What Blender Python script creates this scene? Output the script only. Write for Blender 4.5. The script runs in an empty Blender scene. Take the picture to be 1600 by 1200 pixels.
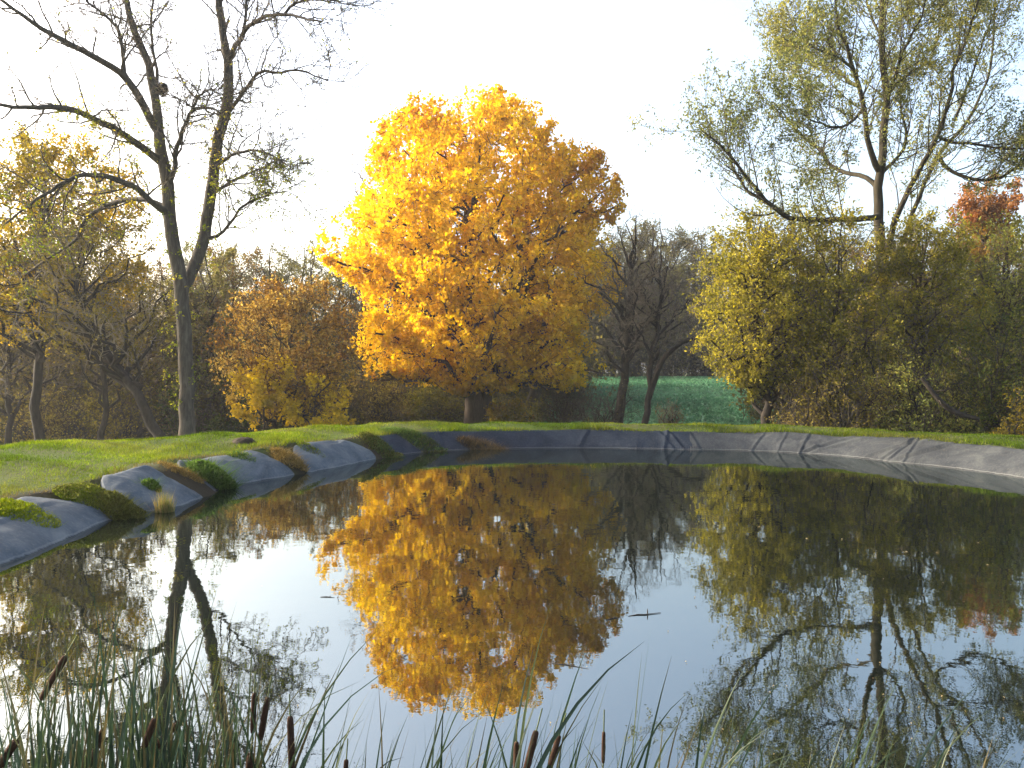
import bpy, math, numpy as np
from mathutils import Vector
R_ = math.radians
sc = bpy.context.scene
COL = sc.collection
# ------------------------------------------------------------------ camera, sky, sun, exposure
F, HOR, CH = 1250.0, 588.0, 1.8          # focal length in photo pixels, horizon row, eye height over the water
cam_d = bpy.data.cameras.new('camera'); cam = bpy.data.objects.new('camera', cam_d); COL.objects.link(cam)
cam.location = (0, 0, CH)
cam.rotation_euler = (R_(90) - math.atan((600 - HOR) / F), 0, 0)
cam_d.sensor_width = 36; cam_d.lens = 36 * F / 1600
cam_d.clip_start = 0.05; cam_d.clip_end = 5000
sc.camera = cam
SUN_AZ, SUN_EL = 71.0, 22.0              # degrees to the left of the view, degrees up
w = bpy.data.worlds.new('World'); sc.world = w; w.use_nodes = True
nt = w.node_tree; nt.nodes.clear()
sky = nt.nodes.new('ShaderNodeTexSky'); sky.sky_type = 'NISHITA'; sky.sun_disc = False
sky.sun_elevation = R_(SUN_EL); sky.sun_rotation = R_(-SUN_AZ)
sky.air_density = 1.0; sky.dust_density = 7.0; sky.ozone_density = 1.0
bg = nt.nodes.new('ShaderNodeBackground'); bg.inputs['Strength'].default_value = 0.15
wo = nt.nodes.new('ShaderNodeOutputWorld')
nt.links.new(sky.outputs[0], bg.inputs[0]); nt.links.new(bg.outputs[0], wo.inputs[0])
sl = bpy.data.lights.new('sun', 'SUN'); sl.energy = 2.6; sl.angle = R_(1.0); sl.color = (1.0, 0.91, 0.77)
so = bpy.data.objects.new('sun', sl); COL.objects.link(so)
sdir = Vector((-math.sin(R_(SUN_AZ)) * math.cos(R_(SUN_EL)), math.cos(R_(SUN_AZ)) * math.cos(R_(SUN_EL)), math.sin(R_(SUN_EL))))
so.rotation_euler = sdir.to_track_quat('Z', 'Y').to_euler()
so.location = sdir * 60
vs = sc.view_settings
vs.view_transform = 'Standard'; vs.look = 'None'; vs.gamma = 1.0; vs.use_curve_mapping = False
vs.exposure = 2.28
sc.cycles.max_bounces = 8; sc.cycles.transparent_max_bounces = 8
sc.cycles.use_denoising = True
sc.cycles.denoising_input_passes = 'RGB_ALBEDO_NORMAL'; sc.cycles.denoising_prefilter = 'ACCURATE'

# ------------------------------------------------------------------ helpers
def at(px, py, d):
    return np.array(((px - 800) / F * d, d, CH + (HOR - py) / F * d))

MASS = {'branches', 'twigs', 'limbs', 'stems', 'crown', 'foliage', 'shoots', 'blades', 'sticks'}
def mesh_np(name, V, faces, mat, parent=None, base=None, col=None, smooth=False):
    """one mesh object from vertices and a list of (n,k) index arrays"""
    V = np.asarray(V, np.float32).reshape(-1, 3)
    if base is not None: V = V - np.asarray(base, np.float32)
    me = bpy.data.meshes.new(name)
    if not isinstance(faces, list): faces = [faces]
    faces = [np.asarray(f, np.int32) for f in faces if len(f)]
    loops = np.concatenate([f.ravel() for f in faces])
    tot = np.concatenate([np.full(len(f), f.shape[1], np.int32) for f in faces])
    start = np.concatenate([[0], np.cumsum(tot)[:-1]]).astype(np.int32)
    me.vertices.add(len(V)); me.vertices.foreach_set('co', V.ravel())
    me.loops.add(len(loops)); me.loops.foreach_set('vertex_index', loops)
    me.polygons.add(len(tot)); me.polygons.foreach_set('loop_start', start)
    if smooth: me.polygons.foreach_set('use_smooth', np.ones(len(tot), bool))
    if col is not None:
        a = me.color_attributes.new('Col', 'FLOAT_COLOR', 'POINT')
        c = np.ones((len(V), 4), np.float32); c[:, :3] = col
        a.data.foreach_set('color', c.ravel())
    me.update(calc_edges=True)
    me.materials.append(mat)
    o = bpy.data.objects.new(name, me); COL.objects.link(o)
    if parent is not None:
        o.parent = parent
        if name in MASS: o['kind'] = 'stuff'
    return o

def tag(o, label=None, cat=None, group=None, kind=None):
    if label: o['label'] = label
    if cat: o['category'] = cat
    if group: o['group'] = group
    if kind: o['kind'] = kind
    return o

def thing(name, label, cat, loc, group=None):
    o = bpy.data.objects.new(name, None); COL.objects.link(o)
    o.location = [float(v) for v in loc]; o.empty_display_size = 0.3
    return tag(o, label, cat, group)

def copy_tree(o, parent=None):
    c = o.copy(); COL.objects.link(c)
    if parent is not None: c.parent = parent
    for ch in list(o.children): copy_tree(ch, c)
    return c

def nrm(v): return v / np.maximum(np.linalg.norm(v, axis=-1, keepdims=True), 1e-9)

def tubes(P, R, n):
    """P (M,S,3), R (M,S) -> verts, quads"""
    M, S, _ = P.shape
    T = nrm(np.gradient(P, axis=1)) if S > 2 else nrm(np.repeat(P[:, 1:] - P[:, :1], 2, axis=1))
    D = nrm(P[:, -1] - P[:, 0])
    ref = np.where(np.abs(D[:, 2:3]) > 0.8, np.array([[1.0, 0.13, 0]]), np.array([[0.1, 0.2, 1.0]]))
    U = nrm(np.cross(T, ref[:, None, :])); W = np.cross(T, U)
    a = np.arange(n) * 2 * math.pi / n
    V = P[:, :, None] + R[:, :, None, None] * (np.cos(a)[None, None, :, None] * U[:, :, None] + np.sin(a)[None, None, :, None] * W[:, :, None])
    i = np.arange(M * S * n).reshape(M, S, n)
    q = np.stack([i[:, :-1], np.roll(i, -1, 2)[:, :-1], np.roll(i, -1, 2)[:, 1:], i[:, 1:]], -1).reshape(-1, 4)
    return V.reshape(-1, 3), q

class Bag:
    def __init__(s): s.V, s.Q, s.n = [], [], 0
    def add(s, V, q): s.V.append(V); s.Q.append(q + s.n); s.n += len(V); return s
    def tube(s, P, R, n): return s.add(*tubes(P, R, n))
    def build(s, name, mat, parent, base, smooth=True):
        if not s.V: return None
        return mesh_np(name, np.concatenate(s.V), np.concatenate(s.Q), mat, parent, base, smooth=smooth)

def resample(pts, S):
    """Catmull-Rom through rows of pts to S points"""
    p = np.asarray(pts, float); n = len(p)
    q = np.vstack([2 * p[0] - p[1], p, 2 * p[-1] - p[-2]])
    L = np.concatenate([[0], np.cumsum(np.linalg.norm(np.diff(p[:, :3], axis=0), axis=1))])
    t = np.interp(np.linspace(0, L[-1], S), L, np.arange(n))
    k = np.clip(t.astype(int), 0, n - 2); f = (t - k)[:, None]
    a, b, c, d = q[k], q[k + 1], q[k + 2], q[k + 3]
    return 0.5 * (2 * b + (c - a) * f + (2 * a - 5 * b + 4 * c - d) * f ** 2 + (3 * b - a - 3 * c + d) * f ** 3)

def trace(pts, r, d, S, rng=None, jit=0.0):
    """photo pixels (px,py[,depth offset]) and radii in pixels at the ends -> path, radius"""
    P = np.array([at(p[0], p[1], d + (p[2] if len(p) > 2 else 0)) for p in pts])
    rr = np.interp(np.linspace(0, 1, len(pts)), np.linspace(0, 1, len(r)), r) / F * d
    X = resample(np.hstack([P, rr[:, None]]), S)
    if rng is not None and jit: X[1:-1, :3] += rng.normal(0, jit, (S - 2, 3))
    return X[:, :3], np.maximum(X[:, 3], 0.004)

def along(P, R, idx, t):
    S = P.shape[1]; x = np.clip(t, 0, 0.9999) * (S - 1); k = x.astype(int); f = (x - k)[:, None]
    A, B = P[idx, k], P[idx, k + 1]
    return A + (B - A) * f, nrm(B - A), R[idx, k] * (1 - f[:, 0]) + R[idx, k + 1] * f[:, 0]

def grow(rng, P, R, n, t=(0.2, 1.0), ang=(30, 60), L=(0.4, 0.7), S=5, wig=0.15, trop=(0, 0, 0.1), rr=0.6, taper=0.25,
         env=None, shape=0.45, absL=False, rmin=0.003, rmax=9.0):
    N = len(P); idx = np.repeat(np.arange(N), n); M = len(idx)
    k = np.tile(np.arange(n), N)
    tt = t[0] + (t[1] - t[0]) * (k + rng.random(M)) / n
    pos, T, r = along(P, R, idx, tt)
    plen = np.linalg.norm(np.diff(P, axis=1), axis=2).sum(1)
    ref = np.where(np.abs(T[:, 2:3]) > 0.9, np.array([[1.0, 0, 0]]), np.array([[0, 0, 1.0]]))
    U = nrm(np.cross(T, ref)); W = np.cross(T, U)
    ph = k * 2.39996 + rng.random(M) * 1.6 + rng.random(N)[idx] * 6.28
    a = np.radians(rng.uniform(ang[0], ang[1], M))[:, None]
    d = np.cos(a) * T + np.sin(a) * (np.cos(ph)[:, None] * U + np.sin(ph)[:, None] * W)
    ln = rng.uniform(L[0], L[1], M) * (1 if absL else plen[idx]) * (1 - shape * tt)
    st = (ln / (S - 1))[:, None]
    out = np.empty((M, S, 3)); out[:, 0] = pos
    tr = np.asarray(trop, float)
    for s in range(1, S):
        d = nrm(d + rng.normal(0, wig, (M, 3)) + tr)
        out[:, s] = out[:, s - 1] + d * st
    if env is not None:
        for _ in range(4):
            bad = ~env(out[:, -1])
            out[bad] = out[bad][:, :1] + 0.68 * (out[bad] - out[bad][:, :1])
    r0 = np.clip(r * rr, rmin, rmax)
    Rr = r0[:, None] * np.linspace(1, taper, S)[None]
    return out, np.maximum(Rr, rmin * 0.6)

_nd = np.random.default_rng(5).normal(0, 1, (12, 3)); _np = np.random.default_rng(6).random(12) * 6.28
def noise3(p, f):
    s = np.zeros(p.shape[:-1])
    for i in range(12): s += np.sin(p @ (_nd[i] * f * (1 + 0.25 * (i % 4))) + _np[i])
    return s / 3.5          # about -1..1

def leaf_mesh(rng, C, size, aspect=0.8, up=0.3, droop=0.0, fold=0.25, ax=None):
    """each leaf is a folded four-cornered blade"""
    K = len(C)
    s = size * rng.uniform(0.65, 1.35, K)[:, None]
    a = nrm(rng.normal(0, 1, (K, 3)) + np.array([0, 0, -droop]) + (0 if ax is None else ax))
    b = rng.normal(0, 1, (K, 3)) + np.array([0, 0, up]); nn = nrm(np.cross(a, b)); b = np.cross(nn, a)
    base = C - a * s * 0.5; tip = C + a * s * 0.5
    l = C - a * s * 0.08 + b * s * aspect * 0.5 + nn * s * fold * 0.5; r = C - a * s * 0.08 - b * s * aspect * 0.5 + nn * s * fold * 0.5
    V = np.stack([base, r, tip, l], 1).reshape(-1, 3)
    return V, np.arange(K * 4).reshape(K, 4)

def leaves_on(rng, P, R, per, jit, t=(0.15, 1.08)):
    M = len(P); idx = np.repeat(np.arange(M), per)
    tt = rng.uniform(t[0], t[1], len(idx))
    pos, T, r = along(P, R, idx, tt)
    return pos + rng.normal(0, jit, pos.shape)

def pal(rng, C, cols, f=0.6, rnd=0.5, var=0.18):
    """colour per leaf: smooth patches plus scatter through a list of colours"""
    cols = np.asarray(cols, float); n = len(cols)
    x = np.clip(0.5 + 0.38 * noise3(C, f) + rng.normal(0, rnd * 0.4, len(C)), 0, 0.9999) * (n - 1)
    k = x.astype(int); g = (x - k)[:, None]
    c = cols[k] * (1 - g) + cols[np.minimum(k + 1, n - 1)] * g
    return c * np.exp(rng.normal(0, var, (len(C), 1)))

def crown(rng, root, base, C, size, colf, name='crown', mat=None, **kw):
    V, q = leaf_mesh(rng, C, size, **kw)
    return mesh_np(name, V, q, mat or M['leaf'], root, base, col=np.repeat(np.clip(colf, 0.001, 0.95), 4, axis=0))

def env_poly(poly, c, d, depth):
    p = np.array(poly, float); cx, cy = c
    th = np.arctan2(cy - p[:, 1], p[:, 0] - cx); rad = np.hypot(p[:, 0] - cx, p[:, 1] - cy)
    o = np.argsort(th); th, rad = th[o], rad[o]
    C0 = at(cx, cy, d); k = F / d
    def f(X, s=1.0):
        v = (X - C0) * k
        r = np.interp(np.arctan2(v[..., 2], v[..., 0]), th, rad, period=2 * math.pi)
        return (v[..., 0] ** 2 + v[..., 2] ** 2) / r ** 2 + (v[..., 1] / depth) ** 2 < s * s
    f.C0 = C0; f.k = k
    f.sample = lambda rng, n, lo=0.0, hi=1.0: _samp(rng, f, n, lo, hi, rad.max(), depth)
    return f
def _samp(rng, f, n, lo, hi, rm, depth):
    out = []
    while len(out) < n:
        v = rng.uniform(-1, 1, (n * 6, 3)) * np.array([rm, depth, rm]) / f.k + f.C0
        ok = f(v, hi) & ~f(v, max(lo, 1e-6)); out.extend(v[ok])
    return np.array(out[:n])

def spread(rng, env, n, lo, hi):
    c = env.sample(rng, n * 8, lo, hi); out = [c[0]]; d = np.linalg.norm(c - c[0], axis=1)
    while len(out) < n:
        k = int(np.argmax(d * rng.uniform(0.75, 1, len(d)))); out.append(c[k]); d = np.minimum(d, np.linalg.norm(c - c[k], axis=1))
    return np.array(out)

def fill(rng, env, P, R, n, lo, hi, dmax, S=4, r=0.012):
    """extra twigs that reach from the nearest branch to bare places of the crown"""
    pts = spread(rng, env, n, lo, hi) if n <= 300 else env.sample(rng, n, lo, hi)
    n = len(pts); nodes = P[:, 1:].reshape(-1, 3); best = np.empty(n, int); bd = np.empty(n)
    for a in range(0, n, 100):
        d2 = ((pts[a:a + 100, None] - nodes[None]) ** 2).sum(-1); best[a:a + 100] = d2.argmin(1); bd[a:a + 100] = np.sqrt(d2.min(1))
    ok = (bd < dmax) & (bd > 0.15); A, B = nodes[best[ok]], pts[ok]; t = np.linspace(0, 1, S)[None, :, None]
    Q = A[:, None] * (1 - t) + B[:, None] * t; Q[:, 1:-1] += rng.normal(0, 0.08, Q[:, 1:-1].shape) * bd[ok][:, None, None]
    return Q, np.linspace(r, r * 0.5, S)[None] * np.ones((len(Q), 1))

def env_ell(c, r):
    c = np.asarray(c, float); r = np.asarray(r, float)
    p = 2.3
    f = lambda X, s=1.0: (np.abs((X - c) / r) ** p).sum(-1) < (s * (1 + 0.15 * noise3(X, 0.4) + 0.07 * noise3(X, 1.2))) ** p
    f.C0 = c; f.k = 1.0
    def sample(rng, n, lo=0.0, hi=1.0):
        v = rng.uniform(-1, 1, (n * 12 + 60, 3)); q = (np.abs(v) ** p).sum(-1)
        v = v[(q < hi ** p) & (q > lo ** p)][:n]
        return c + v * r
    f.sample = sample
    return f

def reach(rng, starts, r0, targets, S=8, sag=0.2, jit=0.06, rend=0.25):
    """limbs that leave the stem upward and bend out to their targets"""
    n = len(targets); t = np.linspace(0, 1, S)[None, :, None]
    L = np.linalg.norm(targets - starts, axis=1)[:, None]
    mid = starts + (targets - starts) * 0.45; mid[:, 2] += L[:, 0] * sag
    P = (1 - t) ** 2 * starts[:, None] + 2 * t * (1 - t) * mid[:, None] + t ** 2 * targets[:, None]
    P[:, 1:-1] += rng.normal(0, 1, (n, S - 2, 3)) * jit * L[:, :, None] * 0.5
    R = np.asarray(r0).reshape(-1, 1) * np.linspace(1, rend, S)[None] * np.ones((n, 1))
    return P, R

# ------------------------------------------------------------------ materials
M = {}
def mat(name):
    m = bpy.data.materials.new(name); m.use_nodes = True; m.node_tree.nodes.clear(); M[name] = m
    return m, m.node_tree
def nd(t, ty, **kw):
    n = t.nodes.new(ty)
    for k, v in kw.items(): setattr(n, k, v)
    return n
def ramp(t, fac, stops):
    r = nd(t, 'ShaderNodeValToRGB'); e = r.color_ramp.elements
    while len(e) < len(stops): e.new(0.5)
    for i, (p, c) in enumerate(stops): e[i].position = p; e[i].color = (*c, 1)
    t.links.new(fac, r.inputs[0]); return r.outputs[0]
def noise(t, vec, scale, detail=5, rough=0.6, dist=0.0):
    n = nd(t, 'ShaderNodeTexNoise'); n.inputs['Scale'].default_value = scale; n.inputs['Detail'].default_value = detail
    n.inputs['Roughness'].default_value = rough; n.inputs['Distortion'].default_value = dist
    if vec is not None: t.links.new(vec, n.inputs['Vector'])
    return n.outputs['Fac']
def coords(t, scale=None, which='Object'):
    c = nd(t, 'ShaderNodeTexCoord').outputs[which]
    if scale:
        mp = nd(t, 'ShaderNodeMapping'); mp.inputs['Scale'].default_value = scale; t.links.new(c, mp.inputs[0]); return mp.outputs[0]
    return c
def mix(t, fac, a, b):
    m = nd(t, 'ShaderNodeMix', data_type='RGBA')
    for s, v in ((0, fac), (6, a), (7, b)):
        if hasattr(v, 'links'): t.links.new(v, m.inputs[s])
        elif isinstance(v, tuple): m.inputs[s].default_value = (*v, 1)
        else: m.inputs[s].default_value = v
    return m.outputs[2]
def finish(t, colr, rough=0.8, bump=None, bs=0.3, bd=0.02, spec=0.3):
    b = nd(t, 'ShaderNodeBsdfPrincipled'); b.inputs['Roughness'].default_value = rough
    b.inputs['Specular IOR Level'].default_value = spec
    t.links.new(colr, b.inputs['Base Color'])
    if bump is not None:
        bn = nd(t, 'ShaderNodeBump'); bn.inputs['Strength'].default_value = bs; bn.inputs['Distance'].default_value = bd
        t.links.new(bump, bn.inputs['Height']); t.links.new(bn.outputs[0], b.inputs['Normal'])
    o = nd(t, 'ShaderNodeOutputMaterial'); t.links.new(b.outputs[0], o.inputs[0]); return b

def leafmat(name, trans, gloss=0.0):
    m, t = mat(name)
    a = nd(t, 'ShaderNodeAttribute', attribute_name='Col')
    d = nd(t, 'ShaderNodeBsdfDiffuse'); tr = nd(t, 'ShaderNodeBsdfTranslucent')
    t.links.new(a.outputs['Color'], d.inputs[0])
    g = nd(t, 'ShaderNodeHueSaturation'); g.inputs['Saturation'].default_value = 1.12; g.inputs['Value'].default_value = 1.1
    t.links.new(a.outputs['Color'], g.inputs['Color']); t.links.new(g.outputs[0], tr.inputs[0])
    mx = nd(t, 'ShaderNodeMixShader'); mx.inputs[0].default_value = trans
    t.links.new(d.outputs[0], mx.inputs[1]); t.links.new(tr.outputs[0], mx.inputs[2]); last = mx.outputs[0]
    if gloss:
        gl = nd(t, 'ShaderNodeBsdfGlossy'); gl.inputs['Roughness'].default_value = 0.35
        m2 = nd(t, 'ShaderNodeMixShader'); m2.inputs[0].default_value = gloss
        t.links.new(last, m2.inputs[1]); t.links.new(gl.outputs[0], m2.inputs[2]); last = m2.outputs[0]
    o = nd(t, 'ShaderNodeOutputMaterial'); t.links.new(last, o.inputs[0])
leafmat('leaf', 0.5); leafmat('grass_blade', 0.45); leafmat('reed', 0.3, 0.012)

def bark(name, c0, c1, c2, moss=None, mossy=0.0, scale=1.0):
    m, t = mat(name); v = coords(t, (6 * scale, 6 * scale, 1.1 * scale)); n = noise(t, v, 1.6, 8, 0.7, 0.6)
    c = ramp(t, n, [(0.3, c0), (0.5, c1), (0.72, c2)])
    if moss:
        n2 = noise(t, coords(t), 0.9, 4); f = ramp(t, n2, [(0.62 - mossy, (0, 0, 0)), (0.78 - mossy, (1, 1, 1))])
        c = mix(t, f, c, moss)
    finish(t, c, 0.95, n, 0.7, 0.03, 0.15)
bark('bark_grey', (0.02371, 0.02003, 0.01581), (0.05534, 0.04743, 0.03794), (0.1001, 0.08696, 0.07114), (0.075, 0.075, 0.035), -0.02)
bark('bark_dark', (0.0099, 0.00825, 0.0066), (0.022, 0.01815, 0.0143), (0.04125, 0.0341, 0.0264))
bark('bark_brown', (0.021, 0.0144, 0.0096), (0.045, 0.0312, 0.0204), (0.078, 0.057, 0.039))
bark('bark_willow', (0.01444, 0.01238, 0.00825), (0.03094, 0.0264, 0.01733), (0.05363, 0.04538, 0.03094), (0.085, 0.085, 0.03), 0.08)
bark('twig', (0.06, 0.048, 0.034), (0.11, 0.088, 0.062), (0.18, 0.145, 0.105))
bark('twig_pale', (0.13, 0.105, 0.075), (0.2, 0.165, 0.12), (0.29, 0.245, 0.18))
bark('twig_dark', (0.021, 0.0175, 0.014), (0.0385, 0.0322, 0.0252), (0.063, 0.0525, 0.0406))

# ground: soil under grass, with bare brown patches
m, t = mat('soil'); v = coords(t)
c = mix(t, ramp(t, noise(t, v, 0.7, 5), [(0.42, (0, 0, 0)), (0.62, (1, 1, 1))]), (0.04, 0.065, 0.014), (0.055, 0.06, 0.02))
n = noise(t, v, 14, 6, 0.7); c = mix(t, ramp(t, n, [(0.4, (0, 0, 0)), (0.8, (0.7, 0.7, 0.7))]), c, (0.05, 0.045, 0.02))
at_ = nd(t, 'ShaderNodeAttribute', attribute_name='Col'); c = mix(t, at_.outputs['Fac'], c, (0.028, 0.021, 0.012))
finish(t, c, 0.95, n, 0.6, 0.05, 0.1)
m, t = mat('woodland_soil'); v = coords(t); n = noise(t, v, 3, 8, 0.7)
finish(t, ramp(t, n, [(0.3, (0.03, 0.026, 0.014)), (0.5, (0.07, 0.052, 0.026)), (0.7, (0.11, 0.075, 0.03))]), 0.95, n, 0.5, 0.05, 0.1)
m, t = mat('crop'); v = coords(t); n = noise(t, v, 1.2, 6, 0.7)
finish(t, ramp(t, n, [(0.3, (0.045, 0.11, 0.06)), (0.55, (0.075, 0.17, 0.09)), (0.75, (0.11, 0.22, 0.12))]), 0.9, n, 0.6, 0.1, 0.1)
# pond liner: grey sheet, dusty, with a pale tide line; light is painted into the sheet tones: left skylit, far shaded, right sunlit
def liner_mat(name, c0, c1, c2, dust, dd, spec=0.06):
    m, t = mat(name); v = coords(t); n = noise(t, v, 1.8, 7, 0.65, 0.8)
    c = ramp(t, n, [(0.28, c0), (0.5, c1), (0.75, c2)])
    n2 = noise(t, coords(t, (9, 9, 2)), 3.0, 6, 0.7); c = mix(t, ramp(t, n2, [(0.5, (0, 0, 0)), (0.75, (dd, dd, dd))]), c, dust)
    sx = nd(t, 'ShaderNodeSeparateXYZ'); t.links.new(v, sx.inputs[0])
    ad = nd(t, 'ShaderNodeMath', operation='MULTIPLY_ADD'); t.links.new(noise(t, v, 5, 3), ad.inputs[0]); ad.inputs[1].default_value = 0.03
    t.links.new(sx.outputs[2], ad.inputs[2])
    mr = nd(t, 'ShaderNodeMapRange'); mr.inputs[1].default_value = -0.1; mr.inputs[2].default_value = 0.2; t.links.new(ad.outputs[0], mr.inputs[0])
    line = ramp(t, mr.outputs[0], [(0.39, (0, 0, 0)), (0.43, (0.28, 0.28, 0.28)), (0.445, (0.28, 0.28, 0.28)), (0.47, (0, 0, 0))])
    c = mix(t, line, c, (0.2, 0.195, 0.185))
    wet = ramp(t, mr.outputs[0], [(0.33, (1, 1, 1)), (0.42, (0, 0, 0))]); c = mix(t, wet, c, (0.02, 0.022, 0.022))
    finish(t, c, 0.75, noise(t, v, 9, 5, 0.6), 0.25, 0.02, spec)
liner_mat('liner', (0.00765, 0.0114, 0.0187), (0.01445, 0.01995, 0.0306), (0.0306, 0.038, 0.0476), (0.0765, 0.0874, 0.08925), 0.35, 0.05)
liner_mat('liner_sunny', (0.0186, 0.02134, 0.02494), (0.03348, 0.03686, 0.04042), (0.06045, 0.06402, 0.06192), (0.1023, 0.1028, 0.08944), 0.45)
liner_mat('liner_skylit', (0.03465, 0.04428, 0.056), (0.0609, 0.07344, 0.086), (0.1155, 0.1242, 0.128), (0.168, 0.1674, 0.15), 0.45)
# water
m, t = mat('water')
fr = nd(t, 'ShaderNodeFresnel'); fr.inputs['IOR'].default_value = 2.85
gl = nd(t, 'ShaderNodeBsdfGlossy'); gl.inputs['Roughness'].default_value = 0.0; gl.inputs['Color'].default_value = (0.93, 0.99, 0.985, 1)
df = nd(t, 'ShaderNodeBsdfDiffuse'); df.inputs['Color'].default_value = (0.004, 0.0055, 0.004, 1)
v = coords(t, (1.0, 1.0, 1.0)); n1 = noise(t, v, 2.2, 2, 0.5); n2 = noise(t, v, 11.0, 3, 0.55)
ma = nd(t, 'ShaderNodeMath', operation='MULTIPLY_ADD'); t.links.new(n2, ma.inputs[0]); ma.inputs[1].default_value = 0.13; t.links.new(n1, ma.inputs[2])
bn = nd(t, 'ShaderNodeBump'); bn.inputs['Strength'].default_value = 1.0; bn.inputs['Distance'].default_value = 0.0013
t.links.new(ma.outputs[0], bn.inputs['Height'])
for x in (fr, gl): t.links.new(bn.outputs[0], x.inputs['Normal'])
mx = nd(t, 'ShaderNodeMixShader'); t.links.new(fr.outputs[0], mx.inputs[0]); t.links.new(df.outputs[0], mx.inputs[1]); t.links.new(gl.outputs[0], mx.inputs[2])
o = nd(t, 'ShaderNodeOutputMaterial'); t.links.new(mx.outputs[0], o.inputs[0])
# cattail head
m, t = mat('cattail_brown'); n = noise(t, coords(t, (60, 60, 20)), 3, 5, 0.7)
finish(t, ramp(t, n, [(0.3, (0.022, 0.012, 0.008)), (0.6, (0.05, 0.027, 0.017)), (0.8, (0.09, 0.055, 0.035))]), 0.95, n, 0.8, 0.004, 0.1)
m, t = mat('dark_earth'); n = noise(t, coords(t), 20, 6, 0.7)
finish(t, ramp(t, n, [(0.3, (0.012, 0.01, 0.007)), (0.7, (0.04, 0.03, 0.02))]), 0.95, n, 0.8, 0.03, 0.1)

# ------------------------------------------------------------------ the shoreline and the terrain
def wp(px, py):                      # a point of the waterline
    d = F * CH / (py - HOR); return ((px - 800) / F * d, d)
shore_px = [(0, 880), (49, 864), (110, 838), (165, 815), (220, 802), (262, 794), (300, 783), (345, 764), (400, 752), (455, 743), (520, 731),
            (590, 717), (640, 709), (700, 704), (800, 701), (900, 700), (1000, 701), (1070, 702.5), (1160, 704), (1250, 708), (1330, 714), (1400, 722), (1500, 733), (1600, 747)]
near = [(9.35, 11.5), (9.0, 8.0), (7.4, 4.8), (4.6, 2.3), (1.8, 1.25), (-1.2, 1.1), (-3.2, 2.2), (-4.5, 4.2), (-4.95, 6.2)]
poly0 = np.array([wp(*p) for p in shore_px] + near)
def closed(p, n):
    q = np.vstack([p[-3:], p, p[:3]]); x = resample(np.hstack([q, np.zeros((len(q), 1))]), n * 2)[:, :2]
    L = np.concatenate([[0], np.cumsum(np.linalg.norm(np.diff(x, axis=0), axis=1))])
    i0 = np.argmin(np.linalg.norm(x - p[0], axis=1)); m_ = len(x) // 2
    j = np.arange(i0 + m_, len(x)); i1 = j[np.argmin(np.linalg.norm(x[j] - p[0], axis=1))] if len(j) else len(x) - 1
    s = np.linspace(L[i0], L[i1], n, endpoint=False)
    return np.stack([np.interp(s, L, x[:, 0]), np.interp(s, L, x[:, 1])], 1)
SH = closed(poly0, 900)
_t = np.roll(SH, -3, 0) - np.roll(SH, 3, 0); _t /= np.linalg.norm(_t, axis=1)[:, None]
SN = np.stack([-_t[:, 1], _t[:, 0]], 1)                       # outward (the loop runs left, far, right, near = clockwise)
SPX = 800 + SH[:, 0] / np.maximum(SH[:, 1], 0.3) * F          # photo column of each shore point
NIDX = len(SH)
# crest: distance from the waterline to the top of the grass bank
def sdist(X, Y):
    """signed distance to the shore (positive outside), index of the nearest shore point"""
    sh = X.shape; X = X.ravel(); Y = Y.ravel(); D = np.empty(len(X)); I = np.empty(len(X), int)
    for a in range(0, len(X), 20000):
        b = slice(a, a + 20000)
        d2 = (X[b, None] - SH[None, :, 0]) ** 2 + (Y[b, None] - SH[None, :, 1]) ** 2
        I[b] = d2.argmin(1); D[b] = np.sqrt(d2[np.arange(len(I[b])), I[b]])
    s = np.sign((X - SH[I, 0]) * SN[I, 0] + (Y - SH[I, 1]) * SN[I, 1])
    return (D * s).reshape(sh), I.reshape(sh)
_k = np.arange(NIDX)
_far = SH[:, 1] > 5
CREST = np.where(_far, np.interp(SPX, [0, 300, 450, 620, 760, 1100, 1400, 1600], [4.3, 3.7, 3.0, 2.2, 1.5, 1.25, 1.5, 1.7]), 2.2)
SLW = np.where(_far, np.interp(SPX, [0, 480, 640, 1060, 1200, 1600], [0.8, 0.75, 0.5, 0.45, 0.7, 0.8]), 0.75)
HTOP = np.where(_far, np.interp(SPX, [-200, 0, 120, 230, 600, 900, 1250, 1600], [0.26, 0.26, 0.31, 0.42, 0.43, 0.42, 0.42, 0.45]), 0.42)
HCR = np.where(_far, np.interp(SPX, [0, 300, 600, 900, 1250, 1600], [0.62, 0.62, 0.57, 0.52, 0.52, 0.55]), 0.45)
def smooth_loop(a, n=25):
    k = np.ones(n) / n; return np.convolve(np.concatenate([a[-n:], a, a[:n]]), k, 'same')[n:-n]
CREST, HTOP, HCR, SLW = smooth_loop(CREST), smooth_loop(HTOP), smooth_loop(HCR), smooth_loop(SLW)
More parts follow.
